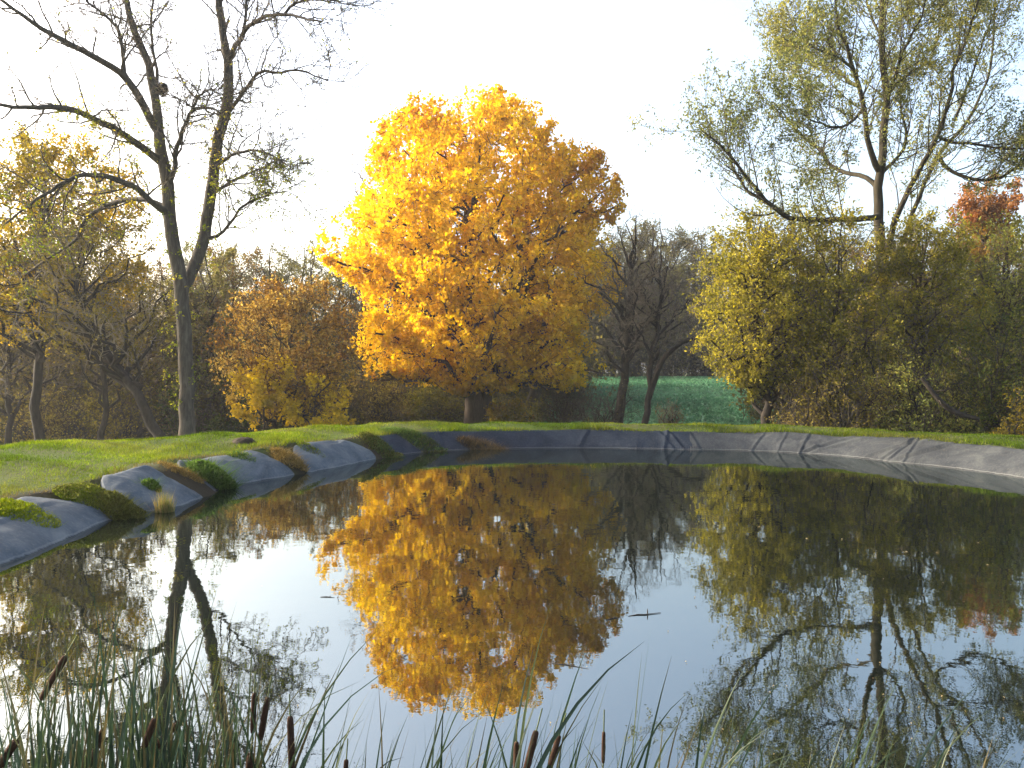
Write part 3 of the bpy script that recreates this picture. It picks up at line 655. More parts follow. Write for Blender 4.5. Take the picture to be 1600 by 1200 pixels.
# --- big willow on the right
rng = np.random.default_rng(31); D = 32.0
zb = gz(at(1378, 690, D)[0], D); base = at(1378, HOR + (CH - zb) * F / D, D)
root = thing('willow_tree', 'tall thin-leaved willow with many upright limbs rising over the olive bushes', 'tree', base)
by = HOR + (CH - zb) * F / D
WT = [
    ('trunk', [(1378, by + 6), (1378, 620), (1380, 520), (1379, 440), (1373, 360), (1371, 320), (1371, 285), (1377, 250), (1379, 210), (1382, 172), (1384, 146), (1379, 116), (1375, 75), (1375, 37), (1375, 0), (1372, -70), (1368, -150), (1365, -230)], (13, 10.5, 10, 9.6, 9, 8.6, 8, 7.5, 7, 6.5, 6, 6, 5.5, 5, 4.5, 3.5, 2.2, 1), 36, 12),
    ('limb', [(1372, 338, -.2), (1345, 343, -.8), (1311, 344, -1.6), (1270, 344, -2.4), (1234, 341, -3), (1210, 326, -3.4), (1184, 300, -3.8), (1161, 270, -4.2), (1139, 244, -4.4), (1116, 221, -4.6), (1092, 202, -4.8)], (6, 5.2, 4.8, 4.5, 4.2, 3.8, 3.2, 2.6, 2.2, 1.6, .9), 24, 8),
    ('limb', [(1206, 322, -3.4), (1185, 312, -3.3), (1165, 296, -3.1), (1146, 262, -2.9), (1138, 225, -2.7), (1150, 190, -2.5)], (3, 2.7, 2.4, 2, 1.5, .8), 14, 6),
    ('limb', [(1371, 296), (1350, 278, .5), (1319, 270, 1.2), (1296, 259, 1.8), (1281, 236, 2.2), (1247, 210, 2.8), (1230, 188, 3.2), (1205, 160, 3.6)], (5.4, 4.6, 4.2, 3.8, 3.4, 2.6, 2, 1), 20, 7),
    ('limb', [(1372, 268), (1362, 246, -.4), (1354, 222, -.7), (1349, 180, -1), (1341, 142, -1.3), (1330, 105, -1.6), (1319, 71, -1.9), (1307, 38, -2.2), (1303, 0, -2.4), (1296, -60, -2.8)], (6.4, 5.6, 5, 4.6, 4.2, 3.8, 3.2, 2.6, 2, 1), 22, 7),
    ('limb', [(1332, 112, -1.5), (1318, 100, -1.8), (1298, 88, -2.2), (1262, 70, -2.8), (1238, 50, -3.2)], (3, 2.6, 2.2, 1.6, .8), 12, 6),
    ('limb', [(1338, 134, -1.3), (1318, 124, -.8), (1298, 112, -.3), (1268, 100, .3), (1240, 96, .8)], (2.8, 2.4, 2, 1.4, .8), 12, 6),
    ('limb', [(1378, 425, -.2), (1388, 375, -.6), (1403, 330, -1), (1420, 296, -1.3), (1435, 266, -1.5), (1454, 232, -1.8), (1469, 195, -2), (1484, 150, -2.2), (1488, 112, -2.4), (1502, 75, -2.6), (1517, 30, -2.8), (1527, -20, -3), (1535, -80, -3.2)], (6, 5.6, 5.2, 4.8, 4.4, 4, 3.6, 3.2, 2.8, 2.4, 2, 1.6, 1), 26, 8),
    ('limb', [(1379, 450, .2), (1400, 400, 1), (1427, 326, 1.8), (1450, 274, 2.2), (1472, 232, 2.6), (1499, 206, 3), (1517, 176, 3.3), (1536, 135, 3.6), (1547, 100, 3.8), (1549, 37, 4), (1552, -20, 4.2), (1556, -80, 4.4)], (5, 4.8, 4.6, 4.2, 3.9, 3.5, 3.1, 2.7, 2.3, 1.9, 1.5, .9), 24, 8),
    ('limb', [(1376, 272, .1), (1386, 262, .5), (1397, 251, .9), (1414, 225, 1.2), (1411, 190, 1.4), (1405, 158, 1.6), (1410, 120, 1.8)], (4.2, 3.8, 3.4, 3, 2.4, 1.8, .9), 14, 6),
    ('limb', [(1383, 155), (1392, 140, .4), (1404, 124, .8), (1428, 110, 1.2), (1450, 97, 1.6), (1461, 67, 2), (1466, 30, 2.3), (1470, -20, 2.6)], (4, 3.6, 3, 2.6, 2.2, 1.8, 1.4, .8), 16, 6),
    ('limb', [(1386, 150), (1398, 115, -.5), (1409, 82, -.9), (1425, 52, -1.3), (1438, 25, -1.7), (1446, -30, -2)], (3.6, 3, 2.6, 2, 1.6, .8), 14, 6),
    ('limb', [(1466, 246, 2.5), (1484, 268, 2.2), (1505, 277, 1.8), (1532, 282, 1.4), (1559, 279, 1), (1581, 266, .6), (1602, 249, .2), (1625, 220, 0)], (4, 3.8, 3.5, 3.2, 2.9, 2.5, 2, 1), 16, 6),
    ('limb', [(1462, 214, -1.9), (1487, 224, -2), (1525, 227, -2.2), (1562, 233, -2.4), (1600, 232, -2.6), (1640, 226, -2.8)], (3, 2.6, 2.3, 1.9, 1.4, .8), 14, 6),
    ('limb', [(1375, 60, .0), (1362, 35, .6), (1352, 5, 1), (1345, -40, 1.4)], (3, 2.4, 1.8, .9), 10, 6),
    ('limb', [(1490, 190, 2.9), (1500, 160, 2.2), (1512, 130, 1.6), (1525, 95, 1), (1540, 50, .6), (1560, 0, .2)], (3, 2.6, 2.2, 1.8, 1.4, .8), 14, 6),
    ('limb', [(1347, 170, -1), (1330, 190, -2), (1305, 200, -3), (1280, 195, -3.6), (1255, 180, -4)], (3, 2.6, 2.2, 1.6, .8), 12, 6),
]
paths = []
for nm, pts, rad, S, sides in WT:
    P, Rr = trace(pts, [r_ * 0.82 for r_ in rad], D, S, rng, 0.02)
    Bag().tube(P[None], Rr[None], sides).build(nm, M['bark_willow'], root, base); paths.append((P, Rr))
SP, SR = stack(paths[1:] + [(paths[0][0][16:], paths[0][1][16:])])
P1, R1 = grow(rng, SP, SR, 26, t=(0.18, 1), ang=(20, 60), L=(1.6, 3.8), absL=True, S=7, wig=0.14, trop=(0, 0, 0.16), rr=0.42, shape=0.35, rmin=0.008, rmax=0.03)
P2, R2 = grow(rng, P1, R1, 8, t=(0.2, 1), ang=(20, 50), L=(0.3, 0.5), S=4, wig=0.2, trop=(0, 0, 0.06), rr=0.6, rmin=0.008)
P3_, R3 = grow(rng, P2, R2, 2, t=(0.3, 1), ang=(20, 50), L=(0.5, 0.9), S=2, wig=0.25, trop=(0, 0, -0.05), rr=0.7, rmin=0.004)
Bag().tube(P1, R1, 4).build('branches', M['bark_willow'], root, base)
Bag().tube(P2, R2, 3).tube(P3_, R3, 3).build('twigs', M['twig'], root, base)
C = np.concatenate([leaves_on(rng, P3_, R3, 11, 0.09), leaves_on(rng, P2, R2, 6, 0.09)])
dens = 0.7 + 0.4 * noise3(C, 0.55); C = C[rng.random(len(C)) < dens]
crown(rng, root, base, C, 0.125, pal(rng, C, [(0.08, 0.095, 0.032), (0.125, 0.14, 0.046), (0.18, 0.18, 0.055), (0.23, 0.215, 0.055)], 0.6, 0.6), aspect=0.38, droop=0.5)

# --- the golden maple
rng = np.random.default_rng(41); D = 55.0
mp = [(496, 405), (510, 372), (545, 345), (560, 318), (580, 270), (588, 215), (605, 190), (650, 162), (700, 168), (735, 152), (785, 147), (815, 170), (845, 165), (868, 190), (878, 220), (915, 232), (948, 240), (955, 280), (980, 315), (958, 345), (945, 372), (962, 400), (968, 450), (958, 478), (935, 505), (915, 525), (900, 548), (948, 584), (915, 600), (882, 620), (858, 604), (820, 606), (770, 612), (720, 615), (680, 600), (640, 600), (612, 572), (590, 602), (566, 560), (545, 545), (560, 512), (575, 480), (545, 450), (520, 425)]
env = env_poly([(735 + (x - 735) * 1.01, 395 + (y - 395) * 0.99) for x, y in mp], (735, 395), D, 235)
zb = gz(at(743, 690, D)[0], D); base = at(743, HOR + (CH - zb) * F / D, D); by = HOR + (CH - zb) * F / D
root = thing('maple_tree', 'golden yellow maple with a broad round crown behind the far bank', 'tree', base)
P, Rr = trace([(742, by + 4), (741, 640), (738, 600), (734, 540), (731, 470), (735, 390), (742, 310), (748, 230), (752, 175)], (18, 15, 12, 9, 7, 5.2, 3.6, 2, .8), D, 26, rng, 0.05)
Bag().tube(P[None], Rr[None], 12).build('trunk', M['bark_brown'], root, base)
P2_, R2_ = trace([(755, by + 4, .3), (756, 640, .4), (762, 600, .6), (778, 540, 1), (795, 470, 1.4), (815, 390, 1.8), (830, 300, 2), (840, 220, 2)], (13, 12, 10, 8, 6, 4.2, 2.5, 1), D, 22, rng, 0.05)
Bag().tube(P2_[None], R2_[None], 10).build('stem', M['bark_brown'], root, base)
tg = np.concatenate([spread(rng, env, 84, 0.6, 0.99), spread(rng, env, 22, 0.2, 0.6)])
tg = np.concatenate([tg, [at(942, 584, D) * 0.985, at(575, 592, D) * 0.99, at(872, 608, D) * 0.98, at(510, 400, D) * 0.99, at(940, 245, D), at(970, 318, D), at(600, 200, D), at(955, 465, D) * 0.99, at(690, 605, D) * 0.95, at(800, 605, D) * 0.96]])
ax = np.where(tg[:, 0] > at(775, 400, D)[0], 1, 0)
st, r0 = [], []
for g_, a_ in zip(tg, ax):
    PP, RR = (P2_, R2_) if a_ else (P, Rr)
    want = max(PP[3, 2], min(g_[2] - 0.55 * np.hypot(g_[0] - PP[8, 0], g_[1] - D) - 0.6, PP[-3, 2]))
    k_ = int(np.argmin(np.abs(PP[:, 2] - want))); k_ = max(k_, 3); st.append(PP[k_]); r0.append(min(RR[k_] * 0.6, 0.2))
LP, LR = reach(rng, np.array(st), np.array(r0), tg, S=9, sag=0.16, jit=0.05, rend=0.3)
for k_ in range(len(LP)):
    Bag().tube(LP[k_][None], LR[k_][None], 6).build('limb', M['bark_brown'], root, base)
P1, R1 = grow(rng, LP, LR, 9, t=(0.3, 1), ang=(30, 65), L=(1.4, 3.0), absL=True, S=5, wig=0.18, trop=(0, 0, 0.05), rr=0.5, env=env, shape=0.4, rmin=0.012, rmax=0.06)
P2, R2 = grow(rng, P1, R1, 6, t=(0.25, 1), ang=(25, 65), L=(0.35, 0.6), S=2, wig=0.22, trop=(0, 0, 0.04), rr=0.55, env=env, rmin=0.008)
PF, RF = fill(rng, env, np.concatenate([P1]), R1, 1400, 0.72, 1.0, 3.2, S=3, r=0.018)
PG, RG = grow(rng, PF, RF, 4, t=(0.35, 1), ang=(25, 70), L=(0.4, 1.0), absL=True, S=2, wig=0.22, trop=(0, 0, 0.02), rr=0.6, env=env, rmin=0.008)
Bag().tube(P1, R1, 4).tube(PF, RF, 3).build('branches', M['bark_brown'], root, base)
Bag().tube(P2, R2, 3).tube(PG, RG, 3).build('twigs', M['bark_brown'], root, base)
C = np.concatenate([leaves_on(rng, P2, R2, 18, 0.16, t=(0.05, 1.2)), leaves_on(rng, PG, RG, 13, 0.16, t=(0.05, 1.2))])
C = C[env(C, 1.03)]
hole = 0.85 * noise3(C, 0.75) + 0.55 * noise3(C, 1.9); C = C[rng.random(len(C)) < np.clip(0.95 + 0.9 * hole, 0.12, 1)]
k = F / D; vx = (C[:, 0] - env.C0[0]) * k; vz = (C[:, 2] - env.C0[2]) * k
cy = pal(rng, C, [(0.6026, 0.3499, 0.01458), (0.661, 0.4082, 0.01944), (0.7193, 0.4666, 0.02916), (0.7776, 0.5443, 0.0486)], 0.5, 0.7, 0.14)
co = pal(rng, C, [(0.52, 0.24, 0.02), (0.6, 0.29, 0.02), (0.48, 0.2, 0.035), (0.38, 0.16, 0.05)], 0.5, 0.7, 0.16)
f_o = np.clip(0.30 * vx / 200 + 0.42 * vz / 200 + 0.33 * noise3(C, 0.42) - 0.14 + rng.normal(0, 0.14, len(C)), 0, 1)[:, None]
crown(rng, root, base, C, 0.22, cy * (1 - f_o) + co * f_o, aspect=0.9, up=0.6, droop=0.3)

# ------------------------------------------------------------------ trees and bushes by recipe
def ztop(py, d): return CH + (HOR - py) / F * d
def broad_tree(name, label, cat, px, d, top, wpx, low, barkm, twigm, leaf=None, seed=0, group=None, limbs=18, nb=9, nt=6, lean=0.0, stem_r=None, trunk_px=None, sag=0.15, extra=2, rag=1.0, dep=None, upr=0.05, fillup=0):
    """free-standing tree: px = crown column, top/low = photo rows of the crown, wpx = crown half width"""
    rng = np.random.default_rng(1000 + seed)
    tp = px if trunk_px is None else trunk_px
    x0 = at(tp, 600, d)[0]; zb = gz(x0, d); base = np.array([x0, d, zb])
    root = thing(name, label, cat, base, group)
    zt, zl = ztop(top, d), ztop(low, d); H = zt - zb
    c = np.array([at(px, 600, d)[0], d, (zt + zl) / 2]); rx = wpx / F * d
    env = env_ell(c, (rx, dep or max(rx * 0.9, 1.5), (zt - zl) / 2))
    r = stem_r or H * 0.0145
    pts = np.array([[x0, d, zb - 0.15, r * 1.35], [x0 + 0.1 * (c[0] - x0), d, zb + H * 0.12, r], [x0 + 0.45 * (c[0] - x0), d, zb + H * 0.35, r * 0.8], [c[0], d, zb + H * 0.65, r * 0.45], [c[0] + rx * 0.1, d, zt - 0.05 * H, r * 0.08]])
    X = resample(pts, 18); X[2:-1, :2] += rng.normal(0, 0.025 * H * 0.3, (15, 2)); P, Rr = X[:, :3], np.maximum(X[:, 3], 0.01)
    Bag().tube(P[None], Rr[None], 9).build('trunk', barkm, root, base)
    tg = np.concatenate([spread(rng, env, limbs, 0.6, 0.95 * rag), spread(rng, env, max(limbs // 3, 2), 0.2, 0.55)])
    st, r0 = [], []
    for g_ in tg:
        want = np.clip(g_[2] - 0.7 * np.hypot(g_[0] - c[0], g_[1] - d) - 0.05 * H, zb + 0.12 * H, zt - 0.25 * H)
        k_ = int(np.argmin(np.abs(P[:, 2] - want))); st.append(P[k_]); r0.append(Rr[k_] * 0.62)
    LP, LR = reach(rng, np.array(st), np.array(r0), tg, S=8, sag=sag, jit=0.09, rend=0.2)
    if name == 'woodland_tree': Bag().tube(LP, LR, 5).build('limbs', barkm, root, base)
    else:
        for k_ in range(len(LP)): Bag().tube(LP[k_:k_ + 1], LR[k_:k_ + 1], 5).build('limb', barkm, root, base)
    L1 = rx * 0.55 + 0.08 * H
    P1, R1 = grow(rng, LP, LR, nb, t=(0.3, 1), ang=(28, 65), L=(0.25 * L1, 0.6 * L1), absL=True, S=4, wig=0.2, trop=(0, 0, upr), rr=0.5, env=env, shape=0.35, rmin=0.009, rmax=0.05)
    P2, R2 = grow(rng, P1, R1, nt, t=(0.2, 1), ang=(25, 60), L=(0.35, 0.65), S=2 if leaf else 3, wig=0.25, trop=(0, 0, upr), rr=0.55, env=lambda q: env(q, 1.07), rmin=0.007)
    b = Bag().tube(P1, R1, 3).tube(P2, R2, 3)
    if extra and not leaf:
        P3_, R3 = grow(rng, P2, R2, extra, t=(0.3, 1), ang=(25, 60), L=(0.4, 0.8), S=2, wig=0.3, trop=(0, 0, upr), rr=0.7, rmin=0.006)
        b.tube(P3_, R3, 3)
    if leaf and fillup:
        PF, RF = fill(rng, env, P1, R1, fillup, 0.7, 1.0, 2.0, S=3); b.tube(PF, RF, 3)
        PG, RG = grow(rng, PF, RF, 4, t=(0.3, 1), ang=(25, 70), L=(0.3, 0.8), absL=True, S=2, wig=0.25, trop=(0, 0, upr), rr=0.6, env=lambda q: env(q, 1.07), rmin=0.006); b.tube(PG, RG, 3)
        P2, R2 = np.concatenate([P2, PG]), np.concatenate([R2, RG])
    b.build('twigs', twigm, root, base)
    if leaf:
        per, size, cols, keep = leaf[:4]; kw = leaf[4] if len(leaf) > 4 else {}
        C = leaves_on(rng, P2, R2, per, size * 0.75)
        C = C[rng.random(len(C)) < np.clip(keep + 0.5 * noise3(C, 1.1), 0, 1)]
        cl = cols(C, rng) if callable(cols) else pal(rng, C, cols, 0.7, 0.6)
        if len(C): crown(rng, root, base, C, size, cl, **{**dict(aspect=0.6, up=0.4, droop=0.2), **kw})
    return root

BK, BR = M['bark_dark'], M['bark_brown']; TW, TD, TP = M['twig'], M['twig_dark'], M['twig_pale']
# --- left wood
YEL_OL = [(0.14, 0.11, 0.02), (0.24, 0.185, 0.026), (0.36, 0.26, 0.035), (0.44, 0.29, 0.04)]
broad_tree('oak_tree', 'olive-yellow leafy tree behind the bare limbs at the left edge', 'tree', 60, 38, 205, 165, 520, BK, TW, (11, 0.16, YEL_OL, 0.72), seed=1, limbs=34, nb=11, nt=7, trunk_px=60, fillup=400)
broad_tree('leaning_tree', 'dark curved trunk leaning left beside the tall bare tree, thin twiggy crown', 'tree', 130, 33, 330, 150, 560, BK, TP, (4, 0.11, [(0.1, 0.08, 0.02), (0.17, 0.14, 0.03)], 0.5), seed=2, limbs=26, nb=11, nt=7, trunk_px=268, sag=0.05, stem_r=0.23, upr=-0.06)
broad_tree('thin_tree', 'slender dark trunk in the left wood with brown twigs', 'tree', 165, 42, 380, 110, 600, BK, TW, (3, 0.12, [(0.08, 0.055, 0.02), (0.14, 0.1, 0.03), (0.16, 0.13, 0.03)], 0.5), seed=3, limbs=20, nb=9, nt=6, trunk_px=160)
broad_tree('thin_tree', 'dark trunk by the left picture edge with dull brown leaves', 'tree', 15, 44, 380, 120, 620, BK, TW, (4, 0.13, [(0.06, 0.05, 0.018), (0.1, 0.08, 0.025), (0.15, 0.115, 0.03)], 0.5), seed=4, limbs=20, nb=9, nt=6, trunk_px=12)
broad_tree('thin_tree', 'reddish leaning sapling trunk between leaning tree and slender trunk', 'tree', 232, 46, 430, 90, 620, BR, TW, (4, 0.12, [(0.08, 0.07, 0.02), (0.14, 0.115, 0.03)], 0.5), seed=5, limbs=16, nb=8, nt=6, trunk_px=215)
broad_tree('thin_tree', 'forked dark trunk low in the left wood beside the edge trunk', 'tree', 70, 48, 420, 110, 630, BK, TW, (4, 0.13, [(0.05, 0.045, 0.018), (0.1, 0.08, 0.028)], 0.5), seed=6, limbs=18, nb=8, nt=6, trunk_px=58)
# brown-orange tree left of the maple
def rust(C, rng):
    a = pal(rng, C, [(0.14, 0.075, 0.025), (0.2, 0.115, 0.03), (0.27, 0.17, 0.045), (0.36, 0.26, 0.08)], 0.9, 0.8)
    b = pal(rng, C, [(0.32, 0.2, 0.025), (0.42, 0.28, 0.035), (0.42, 0.3, 0.06)], 0.9, 0.6)
    f = np.clip((CH + (HOR - 590) / F * 43 - C[:, 2]) / 1.6 + 0.35 * noise3(C, 0.8) + rng.normal(0, 0.2, len(C)), 0, 1)[:, None]
    return a * (1 - f) + b * f
broad_tree('rusty_tree', 'rust-brown round-crowned tree left of the golden maple, yellow low down', 'tree', 452, 43, 432, 118, 655, BK, TD, (9, 0.16, rust, 0.62), seed=7, limbs=28, nb=9, nt=7, trunk_px=450, fillup=280)
YELLOW = [(0.42, 0.28, 0.015), (0.52, 0.36, 0.02), (0.58, 0.42, 0.04)]
broad_tree('maple_sapling', 'small bright yellow maple sapling at the foot of the rusty tree', 'tree', 492, 41, 590, 72, 676, BR, TD, (14, 0.17, YELLOW, 0.45, dict(aspect=0.9)), seed=8, limbs=11, nb=6, nt=6, dep=2.4)
broad_tree('maple_sapling', 'yellow maple sapling with drooping fans left below the rusty crown', 'tree', 412, 40.5, 560, 66, 655, BR, TD, (12, 0.17, YELLOW, 0.4, dict(aspect=0.9)), seed=9, limbs=8, nb=6, nt=6, dep=2.0)
# beyond and under the maple
broad_tree('thin_tree', 'leafless slim tree between the rusty tree and the maple', 'tree', 566, 60, 470, 50, 640, BK, TD, None, seed=10, limbs=12, nb=8, nt=5, stem_r=0.14)
broad_tree('thin_tree', 'leafless slim tree under the left half of the maple', 'tree', 632, 62, 500, 50, 640, BK, TD, None, seed=11, limbs=12, nb=8, nt=5, stem_r=0.14)
broad_tree('thick_tree', 'thick dark trunk standing right of the maple trunk', 'tree', 835, 64, 330, 130, 560, BK, TD, None, seed=12, limbs=14, nb=8, nt=5, stem_r=0.5)
broad_tree('bare_maple', 'bare grey-twigged tree showing past the upper left of the maple crown', 'tree', 610, 63, 185, 88, 520, M['bark_brown'], TW, (2, 0.15, [(0.16, 0.1, 0.04), (0.24, 0.16, 0.05)], 0.4), seed=13, limbs=30, nb=10, nt=6, trunk_px=640)
# two dark trees right of the maple
broad_tree('dark_tree', 'stout dark leafless tree just right of the maple', 'tree', 985, 45, 318, 88, 560, BK, TW, None, seed=14, limbs=26, nb=10, nt=6, stem_r=0.28, trunk_px=966, extra=2)
t2 = broad_tree('dark_tree', 'slimmer dark leafless tree at the field edge with a limb arching right', 'tree', 1028, 44, 350, 70, 560, BK, TW, None, seed=15, limbs=20, nb=10, nt=6, stem_r=0.19, trunk_px=1009, extra=2)
P, Rr = trace([(1012, 625), (1020, 602, -.2), (1034, 565, -.5), (1056, 541, -.8), (1082, 530, -1.1), (1105, 535, -1.4)], (5, 5, 4.6, 4, 3, 1.4), 44, 16)
Bag().tube(P[None], Rr[None], 7).build('limb', BK, t2, np.array(t2.location))

def bush(name, label, px, d, top, wpx, cols, seed, size=0.12, per=11, stems=9, nb=9, nt=7, low=672, keep=0.75, group=None, twigm=None, dep=None, aspect=0.5, cat='bush', stem_r=0.05):
    rng = np.random.default_rng(3000 + seed)
    x0 = at(px, 600, d)[0]; zb = gz(x0, d); base = np.array([x0, d, zb]); root = thing(name, label, cat, base, group)
    zt = ztop(top, d); zl = min(zb, ztop(low, d)); rx = wpx / F * d
    env = env_ell((x0, d, (zt * 0.52 + zl * 0.48)), (rx, dep or rx * 0.75, (zt - zl) * 0.53))
    tg = np.concatenate([env.sample(rng, stems * 2, 0.7, 0.97), env.sample(rng, stems, 0.3, 0.6)]); tg[:, 2] = np.maximum(tg[:, 2], zb + 0.3)
    stt = np.tile(base, (len(tg), 1)) + rng.normal(0, 0.22, (len(tg), 3)) * np.array([1, 1, 0]); stt[:, 2] -= 0.1
    LP, LR = reach(rng, stt, np.full(len(tg), stem_r), tg, S=8, sag=0.18, jit=0.08)
    tm = twigm or TD
    Bag().tube(LP, LR, 5).build('stems', BK, root, base)
    P1, R1 = grow(rng, LP, LR, nb, t=(0.12, 1), ang=(25, 70), L=(0.16 * (rx + zt - zl), 0.36 * (rx + zt - zl)), absL=True, S=4, wig=0.2, trop=(0, 0, 0.05), rr=0.5, env=env, shape=0.2, rmin=0.008, rmax=0.03)
    P2, R2 = grow(rng, P1, R1, nt, t=(0.15, 1), ang=(25, 65), L=(0.35, 0.7), S=2, wig=0.25, trop=(0, 0, 0.02), rr=0.6, env=lambda q: env(q, 1.05), rmin=0.006)
    Bag().tube(P1, R1, 3).tube(P2, R2, 3).build('twigs', tm, root, base)
    C = leaves_on(rng, P2, R2, per, size * 0.9)
    C = C[rng.random(len(C)) < np.clip(keep + 0.45 * noise3(C, 1.0), 0, 1)]; C = C[C[:, 2] > zb - 0.1]
    crown(rng, root, base, C, size, cols(C, rng) if callable(cols) else pal(rng, C, cols, 0.8, 0.7), aspect=aspect, up=0.4, droop=0.2)
    return root
OLV = [(0.1148, 0.1096, 0.02381), (0.1886, 0.1715, 0.03062), (0.2693, 0.2334, 0.03742), (0.364, 0.3014, 0.05103)]
OLV2 = [(0.07088, 0.08767, 0.02646), (0.1208, 0.1357, 0.03402), (0.1848, 0.1829, 0.04158), (0.2551, 0.2395, 0.0567)]
OLB = [(0.0945, 0.0675, 0.0243), (0.135, 0.101, 0.0297), (0.189, 0.149, 0.0405), (0.243, 0.203, 0.0473)]
DGR = [(0.025, 0.04, 0.012), (0.045, 0.065, 0.016), (0.07, 0.09, 0.02), (0.13, 0.12, 0.025)]
broad_tree('olive_tree', 'yellow-olive leafy tree overhanging the green field on its left', 'tree', 1183, 30.5, 328, 105, 612, BK, TW, (8, 0.13, OLV, 0.7, dict(aspect=0.5)), seed=20, limbs=34, nb=11, nt=8, trunk_px=1204, stem_r=0.19, fillup=180)
broad_tree('olive_tree', 'yellow-olive leafy tree directly left of the willow trunk', 'tree', 1305, 30, 318, 105, 660, BR, TW, (7, 0.13, OLV, 0.66, dict(aspect=0.5)), seed=21, limbs=32, nb=11, nt=8, trunk_px=1310, fillup=180)
bush('brown_bush', 'brownish twiggy bush at the foot of the willow', 1335, 28.5, 500, 85, OLB, 1, size=0.1, per=6, keep=0.55, twigm=TW)
broad_tree('olive_tree', 'bright yellow-green leafy tree right behind the willow trunk', 'tree', 1437, 30.5, 316, 100, 660, BR, TW, (7, 0.13, OLV, 0.66, dict(aspect=0.5)), seed=22, limbs=32, nb=11, nt=8, fillup=180)
bush('olive_bush', 'olive bush in front of the trees right of the willow foot', 1445, 27.5, 520, 90, OLV2, 2, size=0.1, per=8)
bush('dark_bush', 'dark green bush low at the right edge of the bushes', 1570, 27, 470, 85, DGR, 3, size=0.1, per=9, keep=0.8)
broad_tree('olive_tree', 'olive-green leafy tree at the right picture edge below the red crown', 'tree', 1565, 31, 335, 110, 660, BR, TW, (7, 0.13, OLV2, 0.68, dict(aspect=0.5)), seed=23, limbs=32, nb=11, nt=8, fillup=180)
bush('yellow_bush', 'small yellow-leaved bush at the bottom right of the bushes', 1600, 22, 610, 45, [(0.1, 0.085, 0.02), (0.17, 0.13, 0.02), (0.24, 0.17, 0.03)], 4, size=0.09, per=6, stems=6, nb=8, nt=6, keep=0.6)
bush('olive_bush', 'low brown-olive bush beside the small trunk at the field edge', 1250, 29, 575, 55, OLB, 5, size=0.1, per=7, stems=7, keep=0.6, twigm=TW)
RED = [(0.2, 0.085, 0.035), (0.27, 0.115, 0.04), (0.27, 0.14, 0.05)]
broad_tree('red_tree', 'rust-red crowned tree showing between willow limbs at the upper right', 'tree', 1540, 48, 265, 55, 420, BR, TW, (12, 0.19, lambda C, r: np.where((C[:, 2:3] > ztop(352, 48)), pal(r, C, RED, 0.8, 0.7), pal(r, C, [(0.2, 0.11, 0.03), (0.24, 0.16, 0.03)], 0.8, 0.7)), 0.75), seed=24, limbs=20, nb=8, nt=6)
# fallen limb leaning in the right bushes
P, Rr = trace([(1440, 590), (1465, 622, -.2), (1490, 643, -.3), (1530, 655, -.4)], (3.5, 4, 4.5, 3), 26.0, 14)
fl = thing('fallen_limb', 'dark bare limb slanting through the olive bush on the right', 'branch', P[-1]); Bag().tube(P[None], Rr[None], 8).build('wood', BK, fl, P[-1])
tw1, tw1r = grow(np.random.default_rng(8), P[None], Rr[None], 9, ang=(40, 80), L=(0.3, 0.8), absL=True, S=4, rr=0.3, rmin=0.008); Bag().tube(tw1, tw1r, 4).build('twigs', TD, fl, P[-1])

# low growth behind the bank
bush('dark_shrub', 'dark green shrub under the rusty tree', 400, 46, 610, 75, DGR, 10, size=0.16, per=8, stems=7, nb=8, nt=6)
bush('green_shrub', 'yellow-green shrub left of the maple trunk', 680, 58, 590, 55, [(0.07, 0.075, 0.015), (0.13, 0.125, 0.02), (0.2, 0.17, 0.03)], 11, size=0.18, per=8, stems=7, nb=8, nt=6)
bush('yellow_shrub', 'small yellow shrub right beside the maple trunk', 792, 54, 632, 35, [(0.2, 0.15, 0.02), (0.34, 0.23, 0.02), (0.3, 0.16, 0.03)], 12, size=0.17, per=8, stems=6, nb=7, nt=6)
bush('dark_shrub', 'dark bare-twigged thicket between maple and field', 880, 57, 560, 55, [(0.04, 0.045, 0.02), (0.07, 0.065, 0.03)], 13, size=0.15, per=2, stems=9, nb=10, nt=8, twigm=TD)
bush('bare_thicket', 'tangle of bare branches at the foot of the two dark trees', 940, 44.5, 590, 62, [(0.05, 0.06, 0.02), (0.12, 0.1, 0.03)], 14, size=0.1, per=1, stems=8, nb=8, nt=6, twigm=TD, keep=0.3)
bush('bare_thicket', 'pale dry thicket at the right foot of the slim dark tree', 1046, 43, 622, 26, [(0.1, 0.085, 0.03), (0.16, 0.12, 0.04)], 15, size=0.1, per=2, stems=6, nb=8, nt=6, twigm=TW, keep=0.4)
bush('brown_shrub', 'brown shrub between rusty tree and maple', 600, 56, 575, 55, OLB, 16, size=0.17, per=6, stems=7, nb=8, nt=6, keep=0.6)
bush('green_shrub', 'olive shrub low between the trunks of the left wood', 190, 45, 590, 70, [(0.06, 0.06, 0.015), (0.13, 0.11, 0.02), (0.19, 0.15, 0.03)], 17, size=0.14, per=8, stems=7, nb=8, nt=6, keep=0.6)
bush('green_shrub', 'dull olive shrub at the bottom of the left picture edge', 60, 46, 600, 90, OLB, 18, size=0.15, per=7, stems=7, nb=8, nt=6, keep=0.6)
bush('dark_shrub', 'dark thicket behind the tall bare trunk', 310, 47, 560, 70, DGR, 19, size=0.15, per=6, stems=8, nb=9, nt=6, keep=0.55)

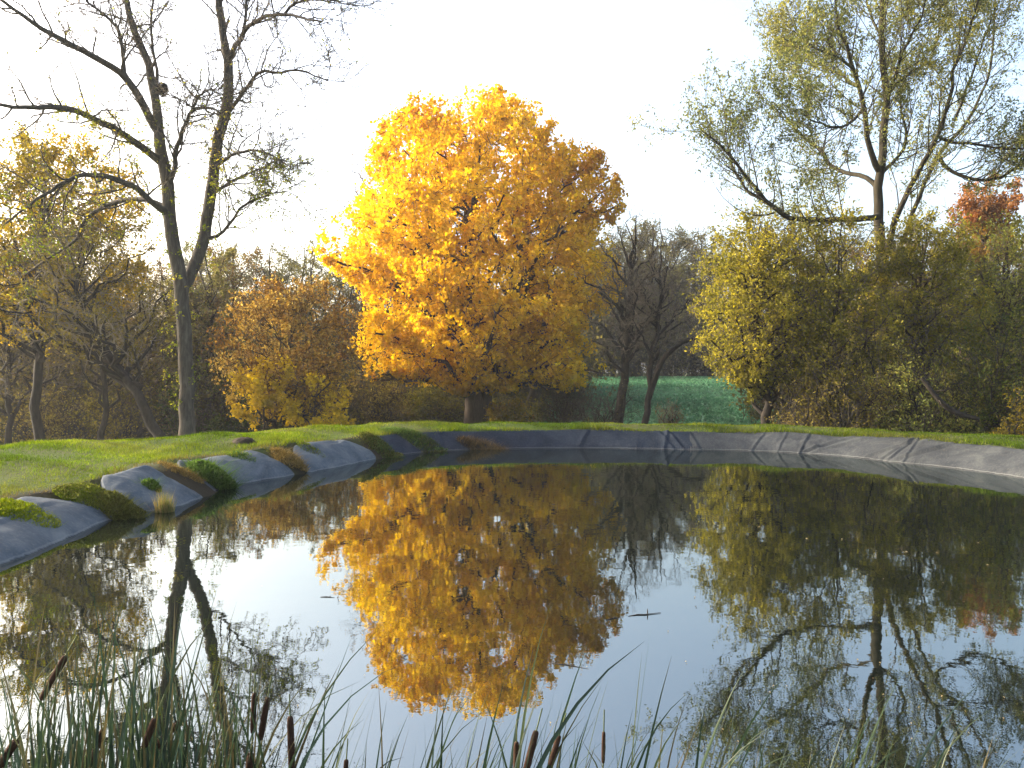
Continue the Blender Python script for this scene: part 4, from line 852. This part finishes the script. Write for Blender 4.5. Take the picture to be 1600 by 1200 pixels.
# ------------------------------------------------------------------ the wood behind, copies of four bare trees
def wood_tree(seed, twm, leafcols, per, size=0.2):
    t = broad_tree('woodland_tree', 'x', 'tree', 800, 80, 350, 85, 610, BK, twm, (per, size, leafcols, 0.7), seed=seed, limbs=26, nb=9, nt=6, stem_r=0.28)
    return t
protos = [wood_tree(50, TW, [(0.07, 0.058, 0.028), (0.11, 0.09, 0.04)], 5), wood_tree(51, TD, [(0.055, 0.055, 0.022), (0.095, 0.088, 0.034)], 7),
          wood_tree(52, TW, [(0.08, 0.08, 0.026), (0.13, 0.12, 0.04), (0.16, 0.135, 0.04)], 8), wood_tree(53, TW, [(0.09, 0.06, 0.025), (0.13, 0.09, 0.034)], 7)]
H0 = ztop(350, 80) - gz(0, 80)
rng = np.random.default_rng(77)
spots = []   # px, d, top row, prototype, label, group
WL = ('pale twiggy woodland tree far behind the rusty tree and the left trunks', 'trees of the wood behind the left bank')
WC = ('grey bare woodland tree in the far wood beyond the maple and the field', 'trees of the far wood beyond the field')
WR = ('olive woodland tree showing behind the bushes and the willow', 'trees of the wood behind the willow')
for px in range(-60, 380, 32): spots.append((px + rng.integers(-14, 14), rng.uniform(50, 64), 385 + rng.integers(-25, 25), rng.integers(0, 4), *WL))
for px in range(290, 570, 26): spots.append((px + rng.integers(-12, 12), rng.uniform(70, 92), 375 + rng.integers(-15, 18), rng.integers(1, 3), *WL))
for px in range(560, 900, 34): spots.append((px + rng.integers(-12, 12), rng.uniform(72, 96), 400 + rng.integers(-25, 25), rng.integers(0, 4), *WC))
for px in range(880, 1130, 20): spots.append((px + rng.integers(-9, 9), rng.uniform(103, 116), 345 + rng.integers(-18, 20), rng.integers(0, 3), *WC))
for px in range(1215, 1690, 34): spots.append((px + rng.integers(-14, 14), rng.uniform(52, 66), 345 + rng.integers(-15, 25), rng.integers(1, 4), *WR))
# outside the frame on the left the same wood goes on
for x, y in ((-44, 52), (-50, 60), (-56, 54), (-47, 68), (-62, 66), (-54, 76)): spots.append((800 + x / y * F, y, 420, rng.integers(0, 4), *WL))
used = set()
for px, d, top, pk, lab, grp in spots:
    p = protos[pk]
    if pk in used: o = copy_tree(p)
    else: o = p; used.add(pk)
    x = at(px, 600, d)[0]; zb = gz(x, d); s_ = (ztop(top, d) - zb) / H0
    o.location = (x, d, zb); o.scale = (s_ * rng.uniform(0.9, 1.15), s_ * rng.uniform(0.9, 1.15), s_); o.rotation_euler = (0, 0, rng.random() * 6.28)
    o['label'] = lab; o['group'] = grp
for k_, p in enumerate(protos):
    if k_ not in used:
        for ch in list(p.children): bpy.data.objects.remove(ch)
        bpy.data.objects.remove(p)

# brushwood closing the wood at the bottom: one mass nobody could count
def brush(name, label, xs, ys, n, h, cols, seed, size, tm):
    rng = np.random.default_rng(seed)
    X = rng.uniform(*xs, n); Y = rng.uniform(*ys, n); Z = ground_z(X, Y)
    hh = h * rng.uniform(0.4, 1.1, n)
    d0 = nrm(np.stack([rng.normal(0, .45, n), rng.normal(0, .45, n), np.ones(n)], 1)); S = 3
    P = np.stack([X, Y, Z], 1)[:, None] + d0[:, None] * (np.linspace(0, 1, S)[None, :, None] * hh[:, None, None]); P[:, 1:] += rng.normal(0, 0.05, (n, S - 1, 3)) * hh[:, None, None]
    R = np.linspace(0.035, 0.008, S)[None] * np.ones((n, 1))
    P1, R1 = grow(rng, P, R, 5, t=(0.15, 1), ang=(25, 70), L=(0.3, 0.65), S=2, wig=0.25, rr=0.5, rmin=0.012)
    root = bpy.data.objects.new(name, None); COL.objects.link(root); tag(root, label, 'brushwood', kind='stuff')
    Bag().tube(P, R, 3).tube(P1, R1, 3).build('stems', tm, root, (0, 0, 0), smooth=False)
    C = leaves_on(rng, P1, R1, 6, 0.25); crown(rng, root, (0, 0, 0), C, size, pal(rng, C, cols, 0.4, 0.7), name='foliage')
brush('undergrowth', 'brown leafy undergrowth filling the left wood', (-58, -12), (48, 66), 1700, 6.5, [(0.055, 0.046, 0.018), (0.09, 0.075, 0.022), (0.14, 0.115, 0.03)], 91, 0.26, TD)
brush('undergrowth', 'brown undergrowth of the wood behind the maple', (-20, 7), (68, 90), 1000, 8.0, [(0.06, 0.05, 0.02), (0.1, 0.085, 0.028), (0.15, 0.12, 0.035)], 92, 0.3, TD)
brush('far_hedge', 'dark hedge of the far wood along the field end', (2, 34), (101, 112), 900, 9.5, [(0.05, 0.045, 0.025), (0.08, 0.07, 0.035), (0.11, 0.095, 0.045)], 93, 0.32, TD)
brush('undergrowth', 'olive undergrowth behind the bushes on the right', (17, 52), (40, 62), 1300, 6.5, [(0.06, 0.055, 0.018), (0.1, 0.09, 0.022), (0.16, 0.13, 0.03)], 94, 0.26, TD)

brush('undergrowth', 'low olive weeds and brambles on the slope behind the far bank', (-26, 3), (57, 70), 900, 1.7, [(0.06, 0.06, 0.016), (0.1, 0.09, 0.02), (0.15, 0.12, 0.03)], 95, 0.2, TD)

# ------------------------------------------------------------------ reeds in front
rng = np.random.default_rng(51)
def blade_mesh(rng, L, wd, bend, az, lean, kink=None, S=11):
    """a long strap leaf with a keel: leans by `lean` towards azimuth az and bends over by `bend` radians"""
    t = np.linspace(0, 1, S); ang = lean + bend * t ** 2.2
    if kink: ang = ang + np.where(t > kink[0], kink[1], 0)
    st = L / (S - 1); h = np.concatenate([[0], np.cumsum(np.sin(ang[:-1]) * st)]); z = np.concatenate([[0], np.cumsum(np.cos(ang[:-1]) * st)])
    dirx, diry = math.cos(az), math.sin(az)
    sway = rng.normal(0, 0.02) * L * np.sin(t * 3.1)
    P = np.stack([h * dirx - sway * diry, h * diry + sway * dirx, z], 1)
    tw = rng.uniform(-1.2, 1.2) * t + rng.uniform(0, 3.14)
    side = np.stack([-diry * np.cos(tw) + dirx * np.sin(tw) * np.cos(ang), dirx * np.cos(tw) + diry * np.sin(tw) * np.cos(ang), -np.sin(tw) * np.sin(ang)], 1)
    T = nrm(np.gradient(P, axis=0)); N = np.cross(T, side)
    ww = wd * 0.5 * np.clip(np.minimum(0.75 + t * 1.5, 1) * (1 - t ** 2.6) , 0.02, 1)
    V = np.stack([P - side * ww[:, None] + N * ww[:, None] * 0.3, P, P + side * ww[:, None] + N * ww[:, None] * 0.3], 1).reshape(-1, 3)
    i = np.arange(S * 3).reshape(S, 3)
    q = np.stack([i[:-1, :-1], i[:-1, 1:], i[1:, 1:], i[1:, :-1]], -1).reshape(-1, 4)
    g = np.array([(0.0195, 0.0336, 0.021), (0.027, 0.0434, 0.02275), (0.024, 0.0392, 0.0315), (0.042, 0.0546, 0.02625)])[rng.integers(0, 4)] * rng.uniform(0.75, 1.25)
    dry = np.array([0.07, 0.055, 0.027]); f = np.clip((t - rng.uniform(0.75, 1.3)) * 3, 0, 1) if rng.random() < 0.8 else np.full(S, rng.uniform(0.4, 0.9))
    c = g[None] * (1 - f[:, None]) + dry[None] * f[:, None]
    return V, q, np.repeat(c, 3, axis=0)
def lathe(path, rad, n=10):
    return tubes(np.asarray(path)[None], np.asarray(rad)[None], n)
def cattail(label, px, d, blades_, heads=(), group=None, spread=0.09):
    """px = photo column of the foot; blades_: (tip px, tip py, width factor) or count; heads: (px, py, length m, tilt px)"""
    px = px - (45 if px > 395 else 0); x = (px - 800) / F * d; root = thing('cattail_plant', label, 'cattail', (x, d, -0.12), group)
    base = np.array([x, d, -0.12])
    for b in blades_:
        tpx, tpy = b[0], b[1]; wf = b[2] if len(b) > 2 else 1.0; dd = rng.normal(0, 0.12)
        tip = at(tpx, tpy, d + dd); foot = base + np.array([rng.normal(0, spread * 0.6), rng.normal(0, spread * 0.6), 0])
        v = tip - foot; hor_ = math.hypot(v[0], v[1]); az = math.atan2(v[1], v[0])
        droop = b[3] if len(b) > 3 else rng.uniform(0.15, 0.6)
        # solve lean so that the tip is met
        chord = math.hypot(hor_, v[2]); want = math.atan2(hor_, v[2])
        t = np.linspace(0, 1, 11)[:-1]
        prof = droop * t ** 2.2; hx, hz = np.sin(prof).sum() / 10, np.cos(prof).sum() / 10
        lean = want - math.atan2(hx, hz); L = chord / math.hypot(hx, hz)
        V, q, c = blade_mesh(rng, L, rng.uniform(0.0125, 0.019) * wf, droop, az, lean)
        mesh_np('blade', V + (foot - base), q, M['reed'], root, col=c, smooth=True)
    for hp in heads:
        top, bot = at(hp[0], hp[1], d), at(hp[2], hp[3], d); rad = hp[4] if len(hp) > 4 else 0.0125
        ax_ = nrm(bot - top); foot = base + np.array([rng.normal(0, 0.03), rng.normal(0, 0.03), 0])
        sp = resample(np.array([foot, foot * 0.5 + bot * 0.5 - np.array([0, 0, 0.0]), bot + ax_ * 0.02, top, top - ax_ * 0.07]), 14)
        V, q = lathe(sp - base, np.linspace(0.0048, 0.002, 14), 7); stk = mesh_np('stalk', V, q, M['twig_pale'] if hp[-1] == 'dry' else M['stalk'], root, smooth=True)
        tt = np.array([0, 0.0, 0.03, 0.12, 0.5, 0.88, 0.97, 1.0, 1.0]); rr_ = rad * np.array([0.05, 0.6, 0.85, 1, 1.04, 0.98, 0.85, 0.6, 0.05])
        pth = bot[None] * (1 - tt[:, None]) + top[None] * tt[:, None] + np.array([[0, 0, 1e-4]]) * np.arange(9)[:, None]
        V, q = lathe(pth - base, rr_, 12); mesh_np('seed_head', V, q, M['cattail_brown'], stk, smooth=True)
    return root
m, t = mat('stalk'); n = noise(t, coords(t, (30, 30, 4)), 2, 4); finish(t, ramp(t, n, [(0.3, (0.04, 0.06, 0.018)), (0.7, (0.09, 0.105, 0.04))]), 0.6)
# plants of the open middle and right, blade by blade
cattail('cattail with long arching blades and a brown head left of the maple reflection', 425, 2.45,
        [(590, 985, 1.1, .7), (655, 1028, 1, 1.3), (565, 1065, 1.1, 1.5), (428, 1028, .8, .1), (445, 1100, .9, .3), (505, 1060, .9, .4), (535, 1050, .9, .6), (372, 1060, .8, .3)],
        [(452, 1122, 455, 1222, 0.0105)])
cattail('cattail with two dark upright seed heads at the right end of the dense reeds', 402, 2.5, [(396, 970, .7, .1), (432, 1060, .9, .5), (352, 1075, .8, .4), (440, 1080, .8, .6), (376, 1010, .7, .2)],
        [(396, 1085, 393, 1148, .0085), (417, 1092, 405, 1158, .0095)])
cattail('pair of slim upright blades with low bent leaves below the maple reflection', 600, 2.6, [(589, 1062, .9, .05), (604, 1095, .8, .05), (572, 1160, .9, .1), (575, 1168, 1, 1.2), (632, 1185, .9, 1.3), (622, 1150, .8, .1), (640, 1135, .6, .1)],
        [(540, 1190, 538, 1218, .008)])
cattail('cattail fan in front of the lowest tip of the maple reflection', 675, 2.5, [(735, 1040, 1, .3), (663, 1128, .9, .1), (725, 1090, 1.1, .4), (693, 1092, 1, .2), (716, 1172, .9, .5), (760, 1110, .7, 1.1), (652, 1150, .7, .1), (690, 1060, .7, .15)])
cattail('small cattail with two short blades right of the maple tip fan', 735, 2.6, [(762, 1115, .8, .2), (775, 1150, .9, .3), (748, 1125, .7, .1), (790, 1175, .7, .4), (712, 1190, .6, .2)])
cattail('tall dry-tipped cattail before the right side of the maple reflection', 788, 2.4, [(862, 942, .8, .5), (835, 1010, 1, .25), (790, 1058, .9, .2), (805, 1120, .9, .7), (775, 1130, 1, .4), (858, 1050, .8, .4), (845, 1085, .8, .9)],
        [(807, 1162, 806, 1215, .0085)])
cattail('leafy cattail with a ragged brown head and a broad fan of blades', 850, 2.35, [(922, 1000, 1, .3), (1008, 1003, 1.2, .8), (945, 1058, .8, .7), (952, 1062, 1, .3), (898, 1090, .9, .8), (842, 1085, .9, 1.0), (915, 1120, .8, .8), (840, 1130, .7, .5), (868, 1075, .9, .3), (888, 1140, .8, .3)],
        [(838, 1145, 818, 1222, .0105), (874, 1152, 860, 1198, .0085)])
cattail('cattail with a bent over tip and a dark slanting head', 905, 2.5, [(966, 1112, .8, 1.7), (918, 1128, 1, .1), (905, 1145, .8, .2), (880, 1148, .9, .1), (930, 1170, .8, .4), (890, 1160, .8, .3)],
        [(944, 1146, 943, 1195, .006)])
cattail('tallest straight cattail blade standing before the open sky reflection', 995, 2.4, [(1018, 980, 1.15, .08), (1051, 1025, .9, .15), (1004, 1020, .8, .1), (1041, 1122, .8, 1.4), (985, 1130, 1, .5), (960, 1140, .9, .6), (1018, 1155, .9, .9)])
cattail('cattail with grey-green blades crossing low right of the tallest blade', 975, 2.2, [(1087, 1086, .9, .4), (1057, 1155, 1, .9), (920, 1168, .8, 1.2), (1000, 1145, .8, .3), (1026, 1158, .7, .2), (946, 1150, .6, .05), (990, 1108, .8, .5)])
cattail('thick leafy cattail at the left border of the willow reflection', 1090, 2.35, [(1238, 1045, 1.2, .7), (1168, 1040, 1, .4), (1240, 1055, .9, .5), (1155, 1130, 1.1, .6), (1200, 1145, 1, 1.0), (1255, 1175, .9, 1.5), (1105, 1125, 1, .2), (1150, 1115, .9, .1), (1060, 1160, .9, .4), (1170, 1190, .8, .9)])
cattail('few thin blades beside the thick cattail, upright', 1150, 2.5, [(1151, 1085, .7, .02), (1164, 1110, .6, .05), (1178, 1120, .6, .1), (1192, 1150, .6, .05), (1200, 1165, 1, .03)])
cattail('pale green slanting blades over the willow trunk reflection', 1330, 2.5, [(1415, 1048, 1, .3), (1400, 1060, .8, .3), (1455, 1095, 1, .5), (1350, 1110, .8, .2), (1320, 1165, 1, .9), (1385, 1075, .9, .2)])
cattail('low arching blades right of the willow trunk reflection', 1440, 2.4, [(1545, 1060, .9, .9), (1555, 1175, 1, 1.6), (1500, 1140, .9, 1.0), (1425, 1165, 1, 1.2), (1520, 1105, .8, .5), (1410, 1150, .8, .4), (1560, 1105, .9, 1.3)])
cattail('scattered reed blades at the bottom right corner', 1560, 2.3, [(1600, 1170, .8, .9), (1545, 1180, .8, .5), (1590, 1190, .7, .3), (1500, 1185, .8, 1.0)])
# dense stand on the left
heads_left = {2: [(100, 1027, 62, 1095, .0105)], 0: [(22, 1160, -8, 1205, .0115)], 5: [(158, 1142, 132, 1215, .0105)], 9: [(278, 1130, 230, 1182, .012)], 8: [(240, 1125, 222, 1170, .009)], 12: [(390, 1180, 384, 1230, .011)]}
names = ['at the left bottom corner with a tilted head', 'at the left edge with long blades crossing the pale water', 'with a long slanting brown head above the left corner', 'of thin crossing blades right of the slanting head',
         'with broad low leaves near the left corner', 'with a dark tilted head low in the stand', 'of tall straight blades in the middle of the stand', 'of bundled upright blades left of the trunk reflection',
         'with a slim leaning head beside the trunk reflection', 'with a stout leaning brown head in front of the trunk reflection', 'of tall blades reaching up along the trunk reflection', 'of fine blades just right of the trunk reflection', 'with a blunt brown head at the bottom by the trunk reflection', 'of short blades closing the stand on its right']
for k_ in range(14):
    px = 8 + 27 * k_; nb_ = 26 if k_ in (5, 6, 7, 8, 9) else 18; bl = []
    for j in range(nb_):
        tx = px + rng.normal(14, 62); hi = 905 if k_ in (5, 6, 7, 8, 9, 10) else 985
        ty = hi + (1150 - hi) * rng.beta(1.1, 1.3); bl.append((tx, ty, rng.uniform(0.65, 1.05), abs(rng.normal(0.2, 0.45))))
    if k_ == 1: bl += [(72, 925, 1, .15), (66, 938, .9, .2), (105, 1010, .9, .6)]
    if k_ == 0: bl += [(-5, 1050, 1, .3), (85, 1003, 1, .7), (100, 1015, .8, .9)]
    if k_ == 4: bl += [(57, 1120, 2.4, .1), (42, 1155, 2.2, .2), (30, 1190, 2.0, .2)]
    if k_ == 6: bl += [(120, 1000, .9, .2), (150, 1018, 1, 1.2), (112, 975, .8, .1)]
    if k_ == 10: bl += [(290, 915, .9, .15), (262, 945, .8, .1), (222, 960, .9, .15)]
    cattail('cattail ' + names[k_], px, rng.uniform(2.1, 2.9), bl, heads_left.get(k_, ()), 'cattails of the dense stand on the left')

for px in (500, 555, 640, 705, 760, 820, 880, 930, 1030, 1130, 1210, 1290, 1385, 1490):
    bl = [(px + rng.normal(30, 45), rng.uniform(1060, 1175), rng.uniform(0.55, 0.95), abs(rng.normal(0.3, 0.5))) for j in range(6)]
    cattail('young cattail of a few thin bare blades along the near water edge', px, rng.uniform(2.2, 2.9), bl, (), 'young cattails along the near water edge')

# ------------------------------------------------------------------ small things on the water
def on_water(px, py): d = F * CH / (py - HOR); return np.array([(px - 800) / F * d, d, 0.0])
a_, b_ = on_water(982, 964), on_water(1033, 959)
tr = thing('floating_twig', 'thin floating twig with an upright stub on the open sky reflection', 'twig', (a_ + b_) / 2)
Bag().tube(np.stack([a_, (a_ * .7 + b_ * .3) + (0, 0.01, .004), (a_ + b_) / 2 + (0, -.008, .004), b_ + (0, 0, .004)])[None], np.array([[.003, .0042, .004, .002]]), 6).build('stick', TD, tr, (a_ + b_) / 2)
c = on_water(1012, 961); Bag().tube(np.stack([c + (0, 0, -.01), c + (.002, 0, .02), c + (0.001, 0, .042)])[None], np.array([[.003, .005, .002]]), 6).build('stub', TD, tr, (a_ + b_) / 2)
def twig_at(lab, p0, p1, r=0.004):
    a, b = on_water(*p0), on_water(*p1); m_ = (a + b) / 2; o = thing('floating_twig', lab, 'twig', m_)
    Bag().tube(np.stack([a, a * .6 + b * .4 + (0, .012, .003), b])[None], np.array([[r, r, r * .5]]), 5).build('stick', TD, o, m_)
    side = np.stack([m_, m_ + (b - a) * 0.15 + (0, 0.05, 0.002)]); Bag().tube(side[None], np.array([[r * .7, r * .3]]), 4).build('side_shoot', TD, o, m_)
twig_at('short dark stick floating beside the maple reflection edge', (948, 970), (970, 966), .005)
twig_at('long thin stick floating before the lowest right maple reflection', (862, 1038), (920, 1047), .003)
twig_at('bleached stick floating left of the maple reflection', (500, 934), (522, 935), .004)
rng = np.random.default_rng(66)
K = 120; px = np.concatenate([rng.uniform(1080, 1620, 95), rng.uniform(380, 1080, 25)]); py = np.concatenate([rng.uniform(770, 1190, 95), rng.uniform(850, 1150, 25)])
C = np.array([on_water(x, y) for x, y in zip(px, py)]); C[:, 2] = 0.006
a = rng.random(K) * 6.28; s_ = rng.uniform(0.005, 0.013, K) * np.clip(C[:, 1] / 5, 0.6, 1.8)
ca, sa = np.cos(a) * s_, np.sin(a) * s_; z = np.full(K, 0.006)
V = np.stack([np.stack([C[:, 0] - ca, C[:, 1] - sa, z - .003], 1), np.stack([C[:, 0] + sa * .5, C[:, 1] - ca * .5, z + .004], 1), np.stack([C[:, 0] + ca, C[:, 1] + sa, z - .003], 1), np.stack([C[:, 0] - sa * .5, C[:, 1] + ca * .5, z + .004], 1)], 1).reshape(-1, 3)
tag(mesh_np('fallen_leaves', V, np.arange(4 * K).reshape(K, 4), M['leaf'], col=np.repeat(pal(rng, C, [(0.06, 0.04, 0.02), (0.2, 0.15, 0.07), (0.34, 0.27, 0.15)], 1, 1), 4, axis=0)),
    'tiny fallen leaves and scum flecks floating on the pond', 'leaves', kind='stuff')

# ------------------------------------------------------------------ thin autumn haze over the whole place
m = bpy.data.materials.new('haze'); m.use_nodes = True; t = m.node_tree; t.nodes.clear()
pv = nd(t, 'ShaderNodeVolumePrincipled'); pv.inputs['Color'].default_value = (0.94, 0.96, 1.0, 1); pv.inputs['Density'].default_value = 0.00032; pv.inputs['Anisotropy'].default_value = 0.3
o = nd(t, 'ShaderNodeOutputMaterial'); t.links.new(pv.outputs[0], o.inputs['Volume'])
hx, z0, z1 = 1600.0, -4.0, 30.0
V = np.array([(x, y, z) for z in (z0, z1) for y in (-hx, hx) for x in (-hx, hx)])
hz_ = mesh_np('haze', V, np.array([(0, 2, 3, 1), (4, 5, 7, 6), (0, 1, 5, 4), (2, 6, 7, 3), (0, 4, 6, 2), (1, 3, 7, 5)]), m)
tag(hz_, 'thin pale autumn haze over pond and trees', kind='stuff')
sc.cycles.volume_bounces = 1
